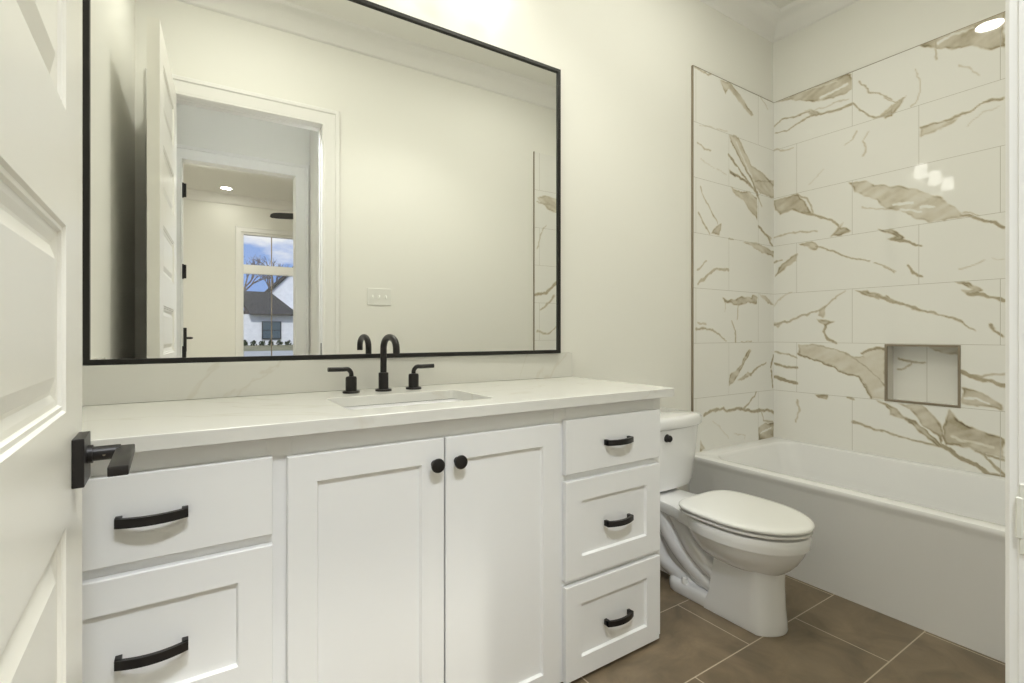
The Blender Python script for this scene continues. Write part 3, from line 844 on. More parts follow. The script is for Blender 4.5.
def seg_dist(P, a, b):
    ab = b - a
    t = np.clip(((P - a) @ ab) / max(ab @ ab, 1e-12), 0, 1)
    q = a + t[:, None] * ab
    return np.hypot(*(P - q).T), t


def vein_field(P, veins):
    """Strength of the veining at wall-plane points P (metres)."""
    w = 0.012
    W = P.copy()
    W[:, 0] += w * (vnoise(P[:, 0] * 28, P[:, 1] * 28) - 0.5) + 0.5 * w * (vnoise(P[:, 0] * 75 + 9, P[:, 1] * 75) - 0.5)
    W[:, 1] += w * (vnoise(P[:, 0] * 28 + 40, P[:, 1] * 28 + 17) - 0.5) + 0.5 * w * (vnoise(P[:, 0] * 75 + 33, P[:, 1] * 75 + 5) - 0.5)
    al, ac = 0.9 * P[:, 0] - 0.43 * P[:, 1], 0.43 * P[:, 0] + 0.9 * P[:, 1]
    mod = 0.42 + 0.40 * vnoise(al * 9 + 3, ac * 62 + 8) + 0.46 * vnoise(al * 16 + 51, ac * 26 + 21)
    val = np.zeros(len(P))
    for tone, w0, w1, pts in veins:
        pts = np.array(pts)
        lo, hi = pts.min(0) - 0.05, pts.max(0) + 0.05
        k = np.where(((W > lo) & (W < hi)).all(1))[0]
        if not len(k):
            continue
        Q = W[k]
        if w0 == 0:
            inside = np.zeros(len(Q), bool)
            d = np.full(len(Q), 9.0)
            for a, b in zip(pts, np.roll(pts, -1, 0)):
                c = ((a[1] > Q[:, 1]) != (b[1] > Q[:, 1]))
                with np.errstate(divide='ignore', invalid='ignore'):
                    xi = (b[0] - a[0]) * (Q[:, 1] - a[1]) / (b[1] - a[1]) + a[0]
                inside ^= c & (Q[:, 0] < xi)
                d = np.minimum(d, seg_dist(Q, a, b)[0])
            sd = np.where(inside, d, -d)
            s = np.clip(sd / 0.006 + 0.6, 0, 1) * (0.84 * tone * mod[k] + 0.30 * np.clip(1.9 * mod[k] - 1.0, 0, 1) * np.exp(-((sd - 0.004) / 0.005) ** 2))
        else:
            s = np.zeros(len(Q))
            lens = np.hypot(*np.diff(pts, axis=0).T)
            cum = np.concatenate([[0], np.cumsum(lens)]) / lens.sum()
            for i in range(len(pts) - 1):
                d, t = seg_dist(Q, pts[i], pts[i + 1])
                f = cum[i] + t * (cum[i + 1] - cum[i])
                hw = 0.5 * (w0 + (w1 - w0) * f) * (0.7 + 0.6 * mod[k] * 0.8)
                s = np.maximum(s, np.clip((hw - d) / 0.004 + 0.5, 0, 1))
            s = s * abs(tone)
        if tone > 0:
            val[k] = np.maximum(val[k], s)
        else:
            val[k] = np.maximum(0, val[k] - s)
    return np.clip(val, 0, 1)


def axis_steps(a, b, step, cuts=()):
    xs = sorted([a, b] + [c for c in cuts if a < c < b])
    out = []
    for p, q in zip(xs, xs[1:]):
        out += list(np.linspace(p, q, max(2, int(math.ceil((q - p) / step)) + 1)))[:-1]
    return np.array(out + [b])


def tile_panel(name, axis, plane, u, v, veins, mat, parent, step=0.005, hole=None):
    """Tiled slab on a wall: u/v are the grid lines, veins become a surface attribute."""
    nu, nv = len(u), len(v)
    U, V = np.meshgrid(u, v, indexing='ij')
    P = np.stack([U.ravel(), V.ravel()], 1)
    co = np.empty((len(P), 3))
    oth = 1 if axis == 0 else 0
    co[:, axis] = plane
    co[:, oth] = P[:, 0]
    co[:, 2] = P[:, 1]
    i, j = np.meshgrid(np.arange(nu - 1), np.arange(nv - 1), indexing='ij')
    i, j = i.ravel(), j.ravel()
    if hole:
        cu, cv = (u[i] + u[i + 1]) / 2, (v[j] + v[j + 1]) / 2
        keep = ~((cu > hole[0]) & (cu < hole[1]) & (cv > hole[2]) & (cv < hole[3]))
        i, j = i[keep], j[keep]
    F = np.stack([i * nv + j, (i + 1) * nv + j, (i + 1) * nv + j + 1, i * nv + j + 1], 1)
    me = bpy.data.meshes.new(name)
    me.from_pydata(co.tolist(), [], F.tolist())
    at = me.attributes.new('vein', 'FLOAT', 'POINT')
    at.data.foreach_set('value', vein_field(P, veins).astype(np.float32))
    me.materials.append(mat)
    o = bpy.data.objects.new(name, me)
    COL.objects.link(o)
    if parent:
        o.parent = parent
    ORG[o.name] = Vector((0, 0, 0))
    return o


TX, TZ0, TZ1 = XR - 0.01, 0.425, 2.581
wall_back = bpy.data.objects['wall_back']
wall_front = bpy.data.objects['wall_front']
yy = axis_steps(YF + 0.01, -0.01, 0.005, (NY0, NY1))
zz = axis_steps(TZ0, TZ1, 0.005, (NZ0, NZ1))
VEINS_END += [(t, a, b, [(y - 1.22, z) for y, z in p]) for t, a, b, p in VEINS_END if max(y for y, z in p) > -0.45]
tile_panel('tile_panel', 0, TX, yy, zz, VEINS_END, M['marble_end'], wall_right, hole=(NY0, NY1, NZ0, NZ1))
tile_panel('tile_panel', 1, -0.01, axis_steps(2.332, TX, 0.005), zz, VEINS_BACK, M['marble_back'], wall_back)
VEINS_FRONT = [
    (0.5, 0, 0, [(2.33, 2.21), (2.42, 2.24), (2.62, 2.22), (2.75, 2.12), (2.6, 2.10), (2.45, 2.13)]),
    (0.5, 0.012, 0.006, [(2.33, 2.18), (2.5, 2.17), (2.8, 2.05)]),
    (0.45, 0.01, 0.006, [(2.33, 1.80), (2.37, 1.92), (2.42, 2.0)]),
    (0.6, 0.02, 0.02, [(2.30, 1.42), (2.42, 1.44), (2.55, 1.55), (2.7, 1.7)]),
    (0.5, 0.01, 0.02, [(2.36, 1.30), (2.45, 1.36), (2.5, 1.42)]),
    (0.5, 0.015, 0.006, [(2.33, 1.13), (2.43, 1.10), (2.55, 1.18)]),
]
tile_panel('tile_panel', 1, YF + 0.01, axis_steps(2.305, TX, 0.008), axis_steps(TZ0, TZ1, 0.008), VEINS_FRONT, M['marble_back'], wall_front)
# metal edge strips where the tile stops
for wname, x, y0, y1, par in (('b', 2.332, 0, -0.0115, wall_back), ('f', 2.305, YF, YF + 0.0115, wall_front)):
    bm = new(); box(bm, x - 0.005, x + 0.001, y0, y1, TZ0 if wname == 'f' else 0.14, TZ1 + 0.003)
    obj('tile_edge', bm, M['edge'], par)
bm = new(); box(bm, 2.330, TX, -0.001, -0.0112, TZ1, TZ1 + 0.003); obj('tile_edge', bm, M['edge'], wall_back)
bm = new(); box(bm, TX - 0.0012, XR, 0, YF, TZ1, TZ1 + 0.003); obj('tile_edge', bm, M['edge'], wall_right)
# niche
nb = XR + ND - 0.001
NV = [(0.55, 0.012, 0.005, [(-0.645, 0.965), (-0.68, 0.955), (-0.72, 0.95), (-0.76, 0.953)]),
      (0.5, 0.012, 0.006, [(-0.645, 0.91), (-0.67, 0.918), (-0.70, 0.945)]),
      (0.4, 0, 0, [(-0.775, 1.03), (-0.83, 1.005), (-0.90, 1.0), (-0.92, 1.047), (-0.78, 1.047)])]
M['marble_niche'] = marble('marble tile niche', (1, 2), (-0.461, 0.742))
tile_panel('niche_back', 0, nb, axis_steps(NY0, NY1, 0.005), axis_steps(NZ0, NZ1, 0.005), NV, M['marble_niche'], wall_right)
bm = new()
q = 0.002
NY0, NY1, NZ0, NZ1 = NY0 + q, NY1 - q, NZ0 + q, NZ1 - q
for a, b, c, d in (((TX, NY0, NZ0), (TX, NY1, NZ0), (nb, NY1, NZ0), (nb, NY0, NZ0)), ((TX, NY0, NZ1), (TX, NY1, NZ1), (nb, NY1, NZ1), (nb, NY0, NZ1)),
                   ((TX, NY0, NZ0), (TX, NY0, NZ1), (nb, NY0, NZ1), (nb, NY0, NZ0)), ((TX, NY1, NZ0), (TX, NY1, NZ1), (nb, NY1, NZ1), (nb, NY1, NZ0))):
    quad(bm, a, b, c, d)
obj('niche_side', bm, plain('niche tile', lin(232, 229, 220), 0.1), wall_right)
NY0, NY1, NZ0, NZ1 = NY0 - q, NY1 + q, NZ0 - q, NZ1 + q
bm = new()
e = 0.009
for y0, y1, z0, z1 in ((NY0 - 0.002, NY1 + 0.002, NZ1 - e, NZ1 + 0.002), (NY0 - 0.002, NY1 + 0.002, NZ0 - 0.002, NZ0 + e), (NY0 - 0.002, NY0 + e, NZ0 + e, NZ1 - e), (NY1 - e, NY1 + 0.002, NZ0 + e, NZ1 - e)):
    box(bm, TX - 0.003, TX + 0.010, y0, y1, z0, z1)
obj('niche_trim', bm, M['edge'], wall_right)


# ================================================================== vanity
YFR, YFF = -0.538, -0.557                    # face frame and front faces
VX0, VX1 = -0.286, 1.438
van = thing('vanity_cabinet', 'long white shaker bathroom vanity cabinet with black pulls and knobs', 'cabinet', (0.56, -0.27, 0))
bm = new()
CT = 0.8785
box(bm, VX0, VX0 + 0.018, -0.002, YFR + 0.0192, 0.012, CT); box(bm, VX1 - 0.018, VX1, -0.002, YFR + 0.0192, 0.012, CT)
box(bm, VX0 + 0.018, VX1 - 0.018, -0.002, -0.012, 0.012, CT)
box(bm, VX0 + 0.018, VX1 - 0.018, -0.0122, YFR + 0.02, 0.0125, 0.03)
box(bm, VX0 + 0.02, VX1 - 0.02, -0.014, -0.46, 0.0, 0.0122)
# face frame
for x0, x1 in ((VX0, -0.262), (0.146, 0.197), (0.948, 0.994), (1.400, VX1)):
    box(bm, x0, x1, YFR, YFR + 0.019, 0.012, CT, 0.0008, 1)
for z0, z1 in ((0.822, CT), (0.012, 0.032)):
    for x0, x1 in ((-0.262, 0.146), (0.197, 0.948), (0.994, 1.400)):
        box(bm, x0, x1, YFR, YFR + 0.019, z0, z1, 0.0008, 1)
for z in (0.652, 0.322):
    for x0, x1 in ((-0.262, 0.146), (0.994, 1.400)):
        box(bm, x0, x1, YFR, YFR + 0.019, z - 0.018, z + 0.018, 0.0008, 1)
obj('body', bm, M['cabinet'], van)


def pull(parent, xc, zc):
    """Arched flat bar pull with a foot at each end."""
    bm = new()
    hw, hz, n = 0.058, 0.0088, 20
    rings = []
    for i in range(n + 1):
        t = -1 + 2 * i / n
        y = YFF - 0.016 - 0.015 * (1 - t * t)
        x = xc + hw * t
        rings.append([(x, y - 0.0045, zc - hz), (x, y + 0.0045, zc - hz), (x, y + 0.0045, zc + hz), (x, y - 0.0045, zc + hz)])
    loft(bm, rings)
    for s in (-1, 1):
        box(bm, xc + s * hw, xc + s * (hw - 0.011), YFF, YFF - 0.0215, zc - hz, zc + hz, 0.0006, 1)
    return obj('pull', bm, M['black'], parent)


def knob(parent, xc, zc):
    bm = new()
    prof = [(0.010, 0), (0.010, -0.002), (0.0062, -0.005), (0.0055, -0.012), (0.012, -0.016), (0.0175, -0.019), (0.0187, -0.023),
            (0.0178, -0.0268), (0.012, -0.0288), (0.001, -0.0293)]
    lathe(bm, (xc, YFF, zc), prof, 28, 'y')
    return obj('knob', bm, M['black'], parent, smooth=True)


def front(name, x0, x1, z0, z1, rail):
    bm = new()
    panel_front(bm, x0, x1, z0, z1, YFR - 0.0005, YFF, rail)
    return obj(name, bm, M['cabinet'], van)


for x0, x1 in ((-0.276, 0.156), (0.982, 1.412)):
    xc = (x0 + x1) / 2
    for z0, z1, rail, zp in ((0.663, 0.833, 0, 0.748), (0.331, 0.641, 0.066, 0.484), (0.014, 0.312, 0.064, 0.160)):
        d = front('drawer', x0, x1, z0, z1, rail)
        pull(d, xc + 0.003, zp)
for x0, x1, xk in ((0.186, 0.5683, 0.540), (0.5727, 0.958, 0.606)):
    d = front('door', x0, x1, 0.014, 0.828, 0.063)
    knob(d, xk, 0.763)

# ------------------------------------------------------------------ countertop with splashes
CX0, CX1, CYF = -0.288, 1.458, -0.585
HX0, HX1, HY0, HY1 = 0.345, 0.775, -0.478, -0.205     # sink opening
hcx, hcy, hhx, hhy = (HX0 + HX1) / 2, (HY0 + HY1) / 2, (HX1 - HX0) / 2, (HY1 - HY0) / 2
ocx, ocy, ohx, ohy = (CX0 + CX1) / 2, CYF / 2 - 0.0005, (CX1 - CX0) / 2, -CYF / 2 - 0.0005
bm = new()
loft(bm, [rrect(hcx, hcy, hhx, hhy, 0.022, 0.880), rrect(ocx, ocy, ohx, ohy, 0.002, 0.880), rrect(ocx, ocy, ohx, ohy, 0.003, 0.9085),
          rrect(ocx, ocy, ohx - 0.0015, ohy - 0.0015, 0.003, 0.910), rrect(hcx, hcy, hhx + 0.0015, hhy + 0.0015, 0.0235, 0.910),
          rrect(hcx, hcy, hhx, hhy, 0.022, 0.9085), rrect(hcx, hcy, hhx, hhy, 0.022, 0.880)], cap0=False, cap1=False)
top = obj('vanity_countertop', bm, M['quartz'])
tag(top, 'white quartz vanity countertop with backsplash under the wide mirror', 'countertop')
bm = new(); box(bm, CX0, CX1, -0.001, -0.021, 0.9105, 1.0175, 0.0012, 2); obj('backsplash', bm, M['quartz'], top)
bm = new(); box(bm, CX0, CX0 + 0.02, -0.0215, CYF + 0.012, 0.9105, 1.0175, 0.0012, 2); obj('sidesplash', bm, M['quartz'], top)

# ------------------------------------------------------------------ sink
bm = new()
S = [(0.016, 0.878, 0.03), (0.003, 0.8785, 0.03), (0.000, 0.872, 0.03), (-0.006, 0.84, 0.035), (-0.014, 0.78, 0.045), (-0.035, 0.748, 0.05), (-0.09, 0.738, 0.05), (-0.115, 0.736, 0.015)]
loft(bm, [rrect(hcx, hcy, hhx + i, hhy + i, r, z) for i, z, r in S], cap0=False)
sink = obj('undermount_sink', bm, M['porcelain'], smooth=True, angle=50)
tag(sink, 'white rectangular undermount sink below the black faucet', 'sink')
bm = new(); lathe(bm, (hcx, hcy, 0.7365), [(0.024, 0), (0.024, 0.003), (0.019, 0.0035), (0.018, 0.001), (0.001, 0.001)], 24)
obj('drain', bm, M['black'], sink, smooth=True)

# ------------------------------------------------------------------ faucet
FY = -0.106
fx = 0.556
fau = thing('widespread_faucet', 'matte black widespread faucet with gooseneck spout on white countertop', 'faucet', (fx, FY, 0.91))
bm = new()
lathe(bm, (fx, FY, 0.9102), [(0.027, 0), (0.027, 0.005), (0.0258, 0.0065), (0.0165, 0.0068), (0.0165, 0.060), (0.0155, 0.062), (0.0112, 0.0622)], 28)
RY, RZ, zt = 0.062, 0.042, 1.050
pth = [(fx, FY, 0.965 + (zt - 0.965) * i / 5) for i in range(5)] + [(fx, FY - RY + RY * math.cos(a), zt + RZ * math.sin(a) ** 0.8) for a in [PI * i / 20 for i in range(21)]] + [(fx, FY - 2 * RY, zt - 0.010)]
tube(bm, pth, 0.0108, 18)
obj('spout', bm, M['black'], fau, smooth=True)
for hx, s in ((0.448, -1), (0.664, 1)):
    bm = new()
    lathe(bm, (hx, FY, 0.9102), [(0.027, 0), (0.027, 0.005), (0.0258, 0.0065), (0.0178, 0.0068), (0.0178, 0.048), (0.016, 0.053), (0.0085, 0.0545)], 28)
    tube(bm, spline([(hx, FY, 0.960), (hx, FY, 0.972), (hx + s * 0.003, FY - 0.001, 0.980), (hx + s * 0.012, FY - 0.002, 0.988), (hx + s * 0.03, FY - 0.003, 0.988), (hx + s * 0.074, FY - 0.004, 0.989)], 5), 0.0074, 16)
    obj('handle', bm, M['black'], fau, smooth=True)

# ------------------------------------------------------------------ mirror
MX0, MX1, MZ0, MZ1 = -0.236, 1.378, 1.0185, 2.269
mir = thing('wall_mirror', 'wide rectangular wall mirror in thin black frame above vanity', 'mirror', (0.574, 0, 1.0185))
ang = math.radians(0.9)                      # the glass stands off the wall a little more at its right end


def gy(x):
    return -0.0185 - math.tan(ang) * (x - 0.58)


bm = new()
fw = 0.0145
pr = [(0, None), (0, 0.007), (0.001, 0.008), (fw - 0.001, 0.008), (fw, 0.007), (fw, -0.002)]
rings = []
for i, d in pr:
    xa, xb = MX0 + i, MX1 - i
    ya, yb = (-0.0005, -0.0005) if d is None else (gy(xa) - d, gy(xb) - d)
    rings.append([(xa, ya, MZ0 + i), (xb, yb, MZ0 + i), (xb, yb, MZ1 - i), (xa, ya, MZ1 - i)])
loft(bm, rings, cap0=False, cap1=False)
obj('frame', bm, M['frame'], mir)
bm = new()
g0, g1 = MX0 + 0.004, MX1 - 0.004
vs = [(g0, gy(g0), MZ0 + 0.004), (g1, gy(g1), MZ0 + 0.004), (g1, gy(g1), MZ1 - 0.004), (g0, gy(g0), MZ1 - 0.004)]
loft(bm, [vs, [(x, y + 0.003, z) for x, y, z in vs]])
obj('glass', bm, M['mirror'], mir)

# ================================================================== toilet
TCX = 1.834


def egg(z, yb, yf, hw, yc=None, n=56, pw=2.6, cx=TCX, pf=2.0):
    yc = yb + (yf - yb) * 0.5 if yc is None else yc
    out = []
    for i in range(n):
        a = 2 * PI * i / n
        c, s = math.cos(a), math.sin(a)
        p = pf if c > 0 else pw
        xx = hw * math.copysign(abs(s) ** (2 / p), s)
        yv = abs(c) ** (2 / p)
        out.append((cx + xx, yc + (yf - yc) * yv if c > 0 else yc + (yb - yc) * yv, z))
    return out


toi = thing('toilet', 'white two piece toilet with black flush lever beside the bathtub', 'toilet', (TCX, -0.4, 0))
bm = new()
# foot
def dring(z, yb, yc, sag, hw, rb=0.02):
    """Flat sided plan with a shallow curved front and a rounded back."""
    out = []
    for i in range(9):
        a = PI * i / 8
        out.append((TCX + hw * math.cos(a), yb - rb + rb * math.sin(a), z))
    for i in range(1, 6):
        out.append((TCX - hw, yb - rb + (yc - yb + rb) * i / 6, z))
    for i in range(17):
        t = -1 + i / 8
        e = 0.004 if abs(t) == 1 else 0.0
        out.append((TCX + (hw - e * 0) * t, yc + e - sag * (1 - t * t), z))
    for i in range(5, 0, -1):
        out.append((TCX + hw, yb - rb + (yc - yb + rb) * i / 6, z))
    return out


loft(bm, [dring(z, -0.285 - i, -0.66 + i, 0.02, 0.0900 - i, 0.07) for z, i in ((0.0, 0.003), (0.006, 0.0), (0.034, 0.001), (0.046, 0.005), (0.052, 0.014))])
# front column
loft(bm, [dring(z, -0.505 - o, -0.727 + f, 0.050, w, 0.006) for z, o, f, w in ((0.0, -0.01, 0.0, 0.0915), (0.006, -0.01, -0.001, 0.0925), (0.035, -0.006, 0.002, 0.0905), (0.08, 0.010, 0.006, 0.0875), (0.16, 0.022, 0.009, 0.0845), (0.22, 0.03, 0.008, 0.084), (0.255, 0.03, 0.004, 0.086), (0.29, 0.03, 0, 0.09))])
# bowl
B = [(0.205, -0.46, -0.755, 0.075), (0.222, -0.44, -0.775, 0.100), (0.240, -0.43, -0.796, 0.122), (0.262, -0.42, -0.815, 0.142), (0.290, -0.41, -0.832, 0.160), (0.316, -0.40, -0.843, 0.1705),
     (0.325, -0.395, -0.846, 0.1730), (0.3262, -0.39, -0.853, 0.1800), (0.345, -0.385, -0.856, 0.1815), (0.366, -0.38, -0.857, 0.1825), (0.373, -0.382, -0.853, 0.179), (0.375, -0.39, -0.845, 0.171)]
loft(bm, [egg(z, yb, yf, hw, -0.62, pw=2.4) for z, yb, yf, hw in B])
# deck under the tank
def deck(z, i):
    pts = [(-0.055, 0.098), (-0.20, 0.102), (-0.30, 0.106), (-0.37, 0.118), (-0.42, 0.138), (-0.46, 0.152), (-0.52, 0.160)]
    L = [(TCX - w + i, y - (i if k == 0 else 0), z) for k, (y, w) in enumerate(pts)]
    Rr = [(TCX + w - i, y - (i if k == 0 else 0), z) for k, (y, w) in enumerate(pts)][::-1]
    return L + Rr
loft(bm, [deck(0.322, 0.012), deck(0.328, 0.003), deck(0.340, 0), deck(0.367, 0), deck(0.373, 0.003), deck(0.375, 0.009)])
# trap way
loft(bm, [rrect(TCX, -0.335, 0.052, 0.195, 0.03, 0.04), rrect(TCX, -0.325, 0.055, 0.20, 0.03, 0.20), rrect(TCX, -0.30, 0.070, 0.22, 0.03, 0.30), rrect(TCX, -0.30, 0.080, 0.22, 0.03, 0.335)])
for s in (-1, 1):
    for pts, rr in (([(-0.185, 0.335), (-0.190, 0.27), (-0.212, 0.20), (-0.240, 0.13), (-0.285, 0.085), (-0.36, 0.06), (-0.43, 0.035)], [0.052, 0.056, 0.054, 0.050, 0.046, 0.042, 0.038]),
                    ([(-0.255, 0.335), (-0.285, 0.275), (-0.33, 0.205), (-0.385, 0.145), (-0.45, 0.10), (-0.53, 0.07)], [0.047, 0.046, 0.045, 0.044, 0.043, 0.042]),
                    ([(-0.335, 0.325), (-0.375, 0.275), (-0.42, 0.215), (-0.48, 0.165), (-0.56, 0.13)], [0.038, 0.038, 0.040, 0.042, 0.045]),
                    ([(-0.40, 0.075), (-0.46, 0.08), (-0.54, 0.07)], [0.03, 0.038, 0.038])):
        tube(bm, spline([(TCX + s * (0.022 + 0.030 * min(1, max(0, (z - 0.06) / 0.16))), y, z) for y, z in pts], 5), sum([[a + (b - a) * k / 5 for k in range(5)] for a, b in zip(rr, rr[1:])], []) + [rr[-1]], 20)
bowl = obj('bowl', bm, M['porcelain'], toi, smooth=True, angle=42)
for s in (-1, 1):
    bm = new(); lathe(bm, (TCX + s * 0.074, -0.395, 0.048), [(0.0125, 0), (0.0125, 0.018), (0.010, 0.025), (0.004, 0.027)], 18)
    obj('bolt_cap', bm, M['seat'], toi, smooth=True)
# seat and lid
bm = new()
sa = [egg(z, -0.405 - i, -0.860 + i, 0.185 - i, -0.625, pw=4.2) for z, i in ((0.3835, 0.035), (0.3837, 0.001), (0.385, 0), (0.3905, 0), (0.3920, 0.002))]
si = [egg(z, -0.50, -0.79, 0.115, -0.625, pw=2.4) for z in (0.3920, 0.3835)]
loft(bm, sa + si + [sa[0]], cap0=False, cap1=False)
obj('seat', bm, M['seat'], toi, smooth=True, angle=50)
bm = new()
loft(bm, [egg(z, -0.400 - i, -0.864 + i, 0.188 - i, -0.625, pw=4.2) for z, i in ((0.4010, 0.040), (0.4012, 0.001), (0.403, 0), (0.4095, 0), (0.4130, 0.003), (0.4160, 0.010), (0.4178, 0.03), (0.4188, 0.07))])
lid = obj('lid', bm, M['seat'], toi, smooth=True, angle=50)
for s in (-1, 1):
    bm = new(); box(bm, TCX + s * 0.045, TCX + s * 0.080, -0.385, -0.418, 0.375, 0.402, 0.004, 2)
    obj('hinge', bm, M['seat'], toi)
for x, y in ((-0.115, -0.65), (0.115, -0.65), (-0.09, -0.78), (0.09, -0.78)):
    bm = new(); box(bm, TCX + x - 0.012, TCX + x + 0.012, y - 0.008, y + 0.008, 0.3745, 0.3836, 0.001, 1)
    obj('seat_bumper', bm, M['seat'], toi)
# tank


def tank_ring(z, hx, y0, y1, bow, r=0.03, k=4, m=14):
    """Rounded rectangle with a bowed front."""
    out = [(TCX + hx, y0, z), (TCX - hx, y0, z)]
    for i in range(m + 1):
        t = -1 + 2 * i / m
        x = TCX + hx * (t if abs(t) < 1 else math.copysign(1, t))
        e = 1 - abs(t) ** 6
        out.append((x, y1 + r * (1 - e) * 1.0 - bow * (1 - t * t), z))
    return out


bm = new()
loft(bm, [tank_ring(z, hx, -0.012, y1, 0.014, 0.02) for z, hx, y1 in ((0.387, 0.190, -0.222), (0.392, 0.202, -0.236), (0.42, 0.209, -0.241), (0.55, 0.224, -0.249), (0.668, 0.237, -0.254))])
tank = obj('tank', bm, M['porcelain'], toi, smooth=True, angle=45)
bm = new()
loft(bm, [tank_ring(z, 0.250 - i, -0.010 - i * 0.3, -0.264 + i, 0.016, 0.02) for z, i in ((0.6695, 0.012), (0.671, 0.004), (0.676, 0.0), (0.706, 0.0), (0.716, 0.003), (0.722, 0.010), (0.725, 0.025))])
obj('tank_lid', bm, M['porcelain'], toi, smooth=True, angle=45)
bm = new()
lathe(bm, (TCX - 0.030, -0.262, 0.634), [(0.0185, 0.004), (0.0185, -0.006), (0.0165, -0.0095), (0.015, -0.013), (0.015, -0.022), (0.012, -0.0255), (0.002, -0.026)], 24, 'y')
obj('flush_lever', bm, M['black'], toi, smooth=True)
for x in (-0.085, 0.01, 0.085):
    bm = new(); cyl(bm, (TCX + x, -0.200, 0.374), (TCX + x, -0.200, 0.3885), 0.013, n=14)
    obj('tank_pad', bm, M['rubber'], toi)

# ================================================================== bathtub
bm = new()
X0, X1, TY0, TY1 = 2.284, XR - 0.011, YF + 0.012, -0.011


def tub_ring(x0, x1, y0, y1, r, z):
    return rrect((x0 + x1) / 2, (y0 + y1) / 2, (x1 - x0) / 2, (y1 - y0) / 2, r, z, 8)


loft(bm, [tub_ring(X0 + 0.010, X1, TY0, TY1, 0.004, 0.0), tub_ring(X0 + 0.010, X1, TY0, TY1, 0.004, 0.395), tub_ring(X0 + 0.006, X1, TY0, TY1, 0.004, 0.410),
          tub_ring(X0 + 0.001, X1, TY0, TY1, 0.004, 0.424), tub_ring(X0, X1, TY0, TY1, 0.004, 0.434), tub_ring(X0 + 0.003, X1, TY0, TY1, 0.004, 0.442),
          tub_ring(X0 + 0.010, X1, TY0, TY1, 0.004, 0.4455),
          tub_ring(X0 + 0.068, X1 - 0.050, TY0 + 0.09, TY1 - 0.080, 0.10, 0.4450), tub_ring(X0 + 0.076, X1 - 0.056, TY0 + 0.096, TY1 - 0.088, 0.10, 0.4415),
          tub_ring(X0 + 0.082, X1 - 0.060, TY0 + 0.10, TY1 - 0.096, 0.10, 0.430), tub_ring(X0 + 0.10, X1 - 0.075, TY0 + 0.12, TY1 - 0.15, 0.11, 0.28),
          tub_ring(X0 + 0.13, X1 - 0.10, TY0 + 0.15, TY1 - 0.22, 0.12, 0.12), tub_ring(X0 + 0.17, X1 - 0.14, TY0 + 0.19, TY1 - 0.28, 0.11, 0.075), tub_ring(X0 + 0.24, X1 - 0.21, TY0 + 0.26, TY1 - 0.36, 0.08, 0.065)], cap0=False)
tub = obj('bathtub', bm, M['tub'], smooth=True, angle=40)
tag(tub, 'white built in alcove bathtub beneath the marble tile walls', 'bathtub')
bm = new(); lathe(bm, ((X0 + X1) / 2 + 0.01, TY0 + 0.36, 0.0655), [(0.03, 0), (0.03, 0.003), (0.02, 0.004), (0.002, 0.003)], 20)
obj('drain', bm, M['black'], tub, smooth=True)

# ================================================================== lamps and switch
vl = thing('vanity_light', 'three shade bath bar lamp on the wall over the mirror', 'wall lamp', (0.68, 0, 2.52))
bm = new(); box(bm, 0.26, 1.10, -0.001, -0.022, 2.55, 2.61, 0.004, 2); obj('backplate', bm, M['black'], vl)
for x in (0.36, 0.68, 1.00):
    bm = new(); tube(bm, spline([(x, -0.02, 2.58), (x, -0.06, 2.585), (x, -0.09, 2.605), (x, -0.10, 2.58)], 5), 0.007, 10)
    lathe(bm, (x, -0.10, 2.558), [(0.03, 0), (0.03, 0.012), (0.012, 0.024), (0.012, 0.03)], 20)
    obj('arm', bm, M['black'], vl, smooth=True)
    bm = new(); lathe(bm, (x, -0.10, 2.445), [(0.040, 0), (0.044, 0.004), (0.042, 0.11), (0.036, 0.116)], 28)
    obj('shade', bm, M['shade'], vl, smooth=True)


def downlight(name, x, y, mat, label, power=0.0, col=LAMP_COL, cone=118, aim=None):
    """Recessed lamp: trim ring, lit lens and the cone of light it throws down."""
    t = thing(name, label, 'ceiling lamp', (x, y, ZC))
    bm = new(); lathe(bm, (x, y, ZC), [(0.066, -0.003), (0.070, -0.006), (0.086, -0.005), (0.090, -0.0005), (0.066, -0.0005), (0.066, -0.003)], 36, caps=False)
    obj('trim_ring', bm, M['trim'], t, smooth=True)
    bm = new(); lathe(bm, (x, y, ZC), [(0.066, -0.0025), (0.05, -0.0035), (0.001, -0.004)], 36, caps=False)
    obj('lens', bm, M[mat], t)
    if power:
        ld = bpy.data.lights.new('downlight_beam', 'SPOT')
        ld.energy = power
        ld.color = col
        ld.spot_size = math.radians(cone)
        ld.spot_blend = 0.6
        ld.shadow_soft_size = 0.12
        lo = bpy.data.objects.new('downlight_beam', ld)
        COL.objects.link(lo)
        lo.parent = t
        lo.location = (0, 0, -0.075)
        if aim:
            lo.rotation_euler = (Vector(aim) - Vector((x, y, ZC - 0.075))).to_track_quat('-Z', 'Y').to_euler()
    return t


downlight('downlight', 1.94, -0.755, 'tub_can', 'lit recessed ceiling lamp reflected at the top of the marble tile')
downlight('downlight', 0.25, -0.82, 'can', 'lit recessed ceiling lamp over the vanity end of the bathroom')  # unseen lamp added to brighten the bathroom as a whole
downlight('downlight', 1.15, -0.78, 'mid_can', 'lit recessed ceiling lamp in the middle of the bathroom ceiling', LAMP['mid_beam'])  # lamp and spot added to lift the tub front and right drawers
downlight('downlight', 0.25, -6.10, 'view_can', 'lit recessed ceiling lamp seen through both doorways in the mirror')
downlight('downlight', 0.6, -3.7, 'bed_main', 'lit recessed ceiling lamp in the next room hidden beyond the doorway')  # strong unseen lamp added to brighten the bedroom walls
downlight('downlight', 0.05, -2.22, 'hall_can', 'recessed ceiling lamp over the hinge side of the little hall', LAMP['hall_spot'] * 1.6, HALL_COL, 62, (1.15, -0.55, 0.30))  # added fill, aimed through the doorway at the right-hand drawers
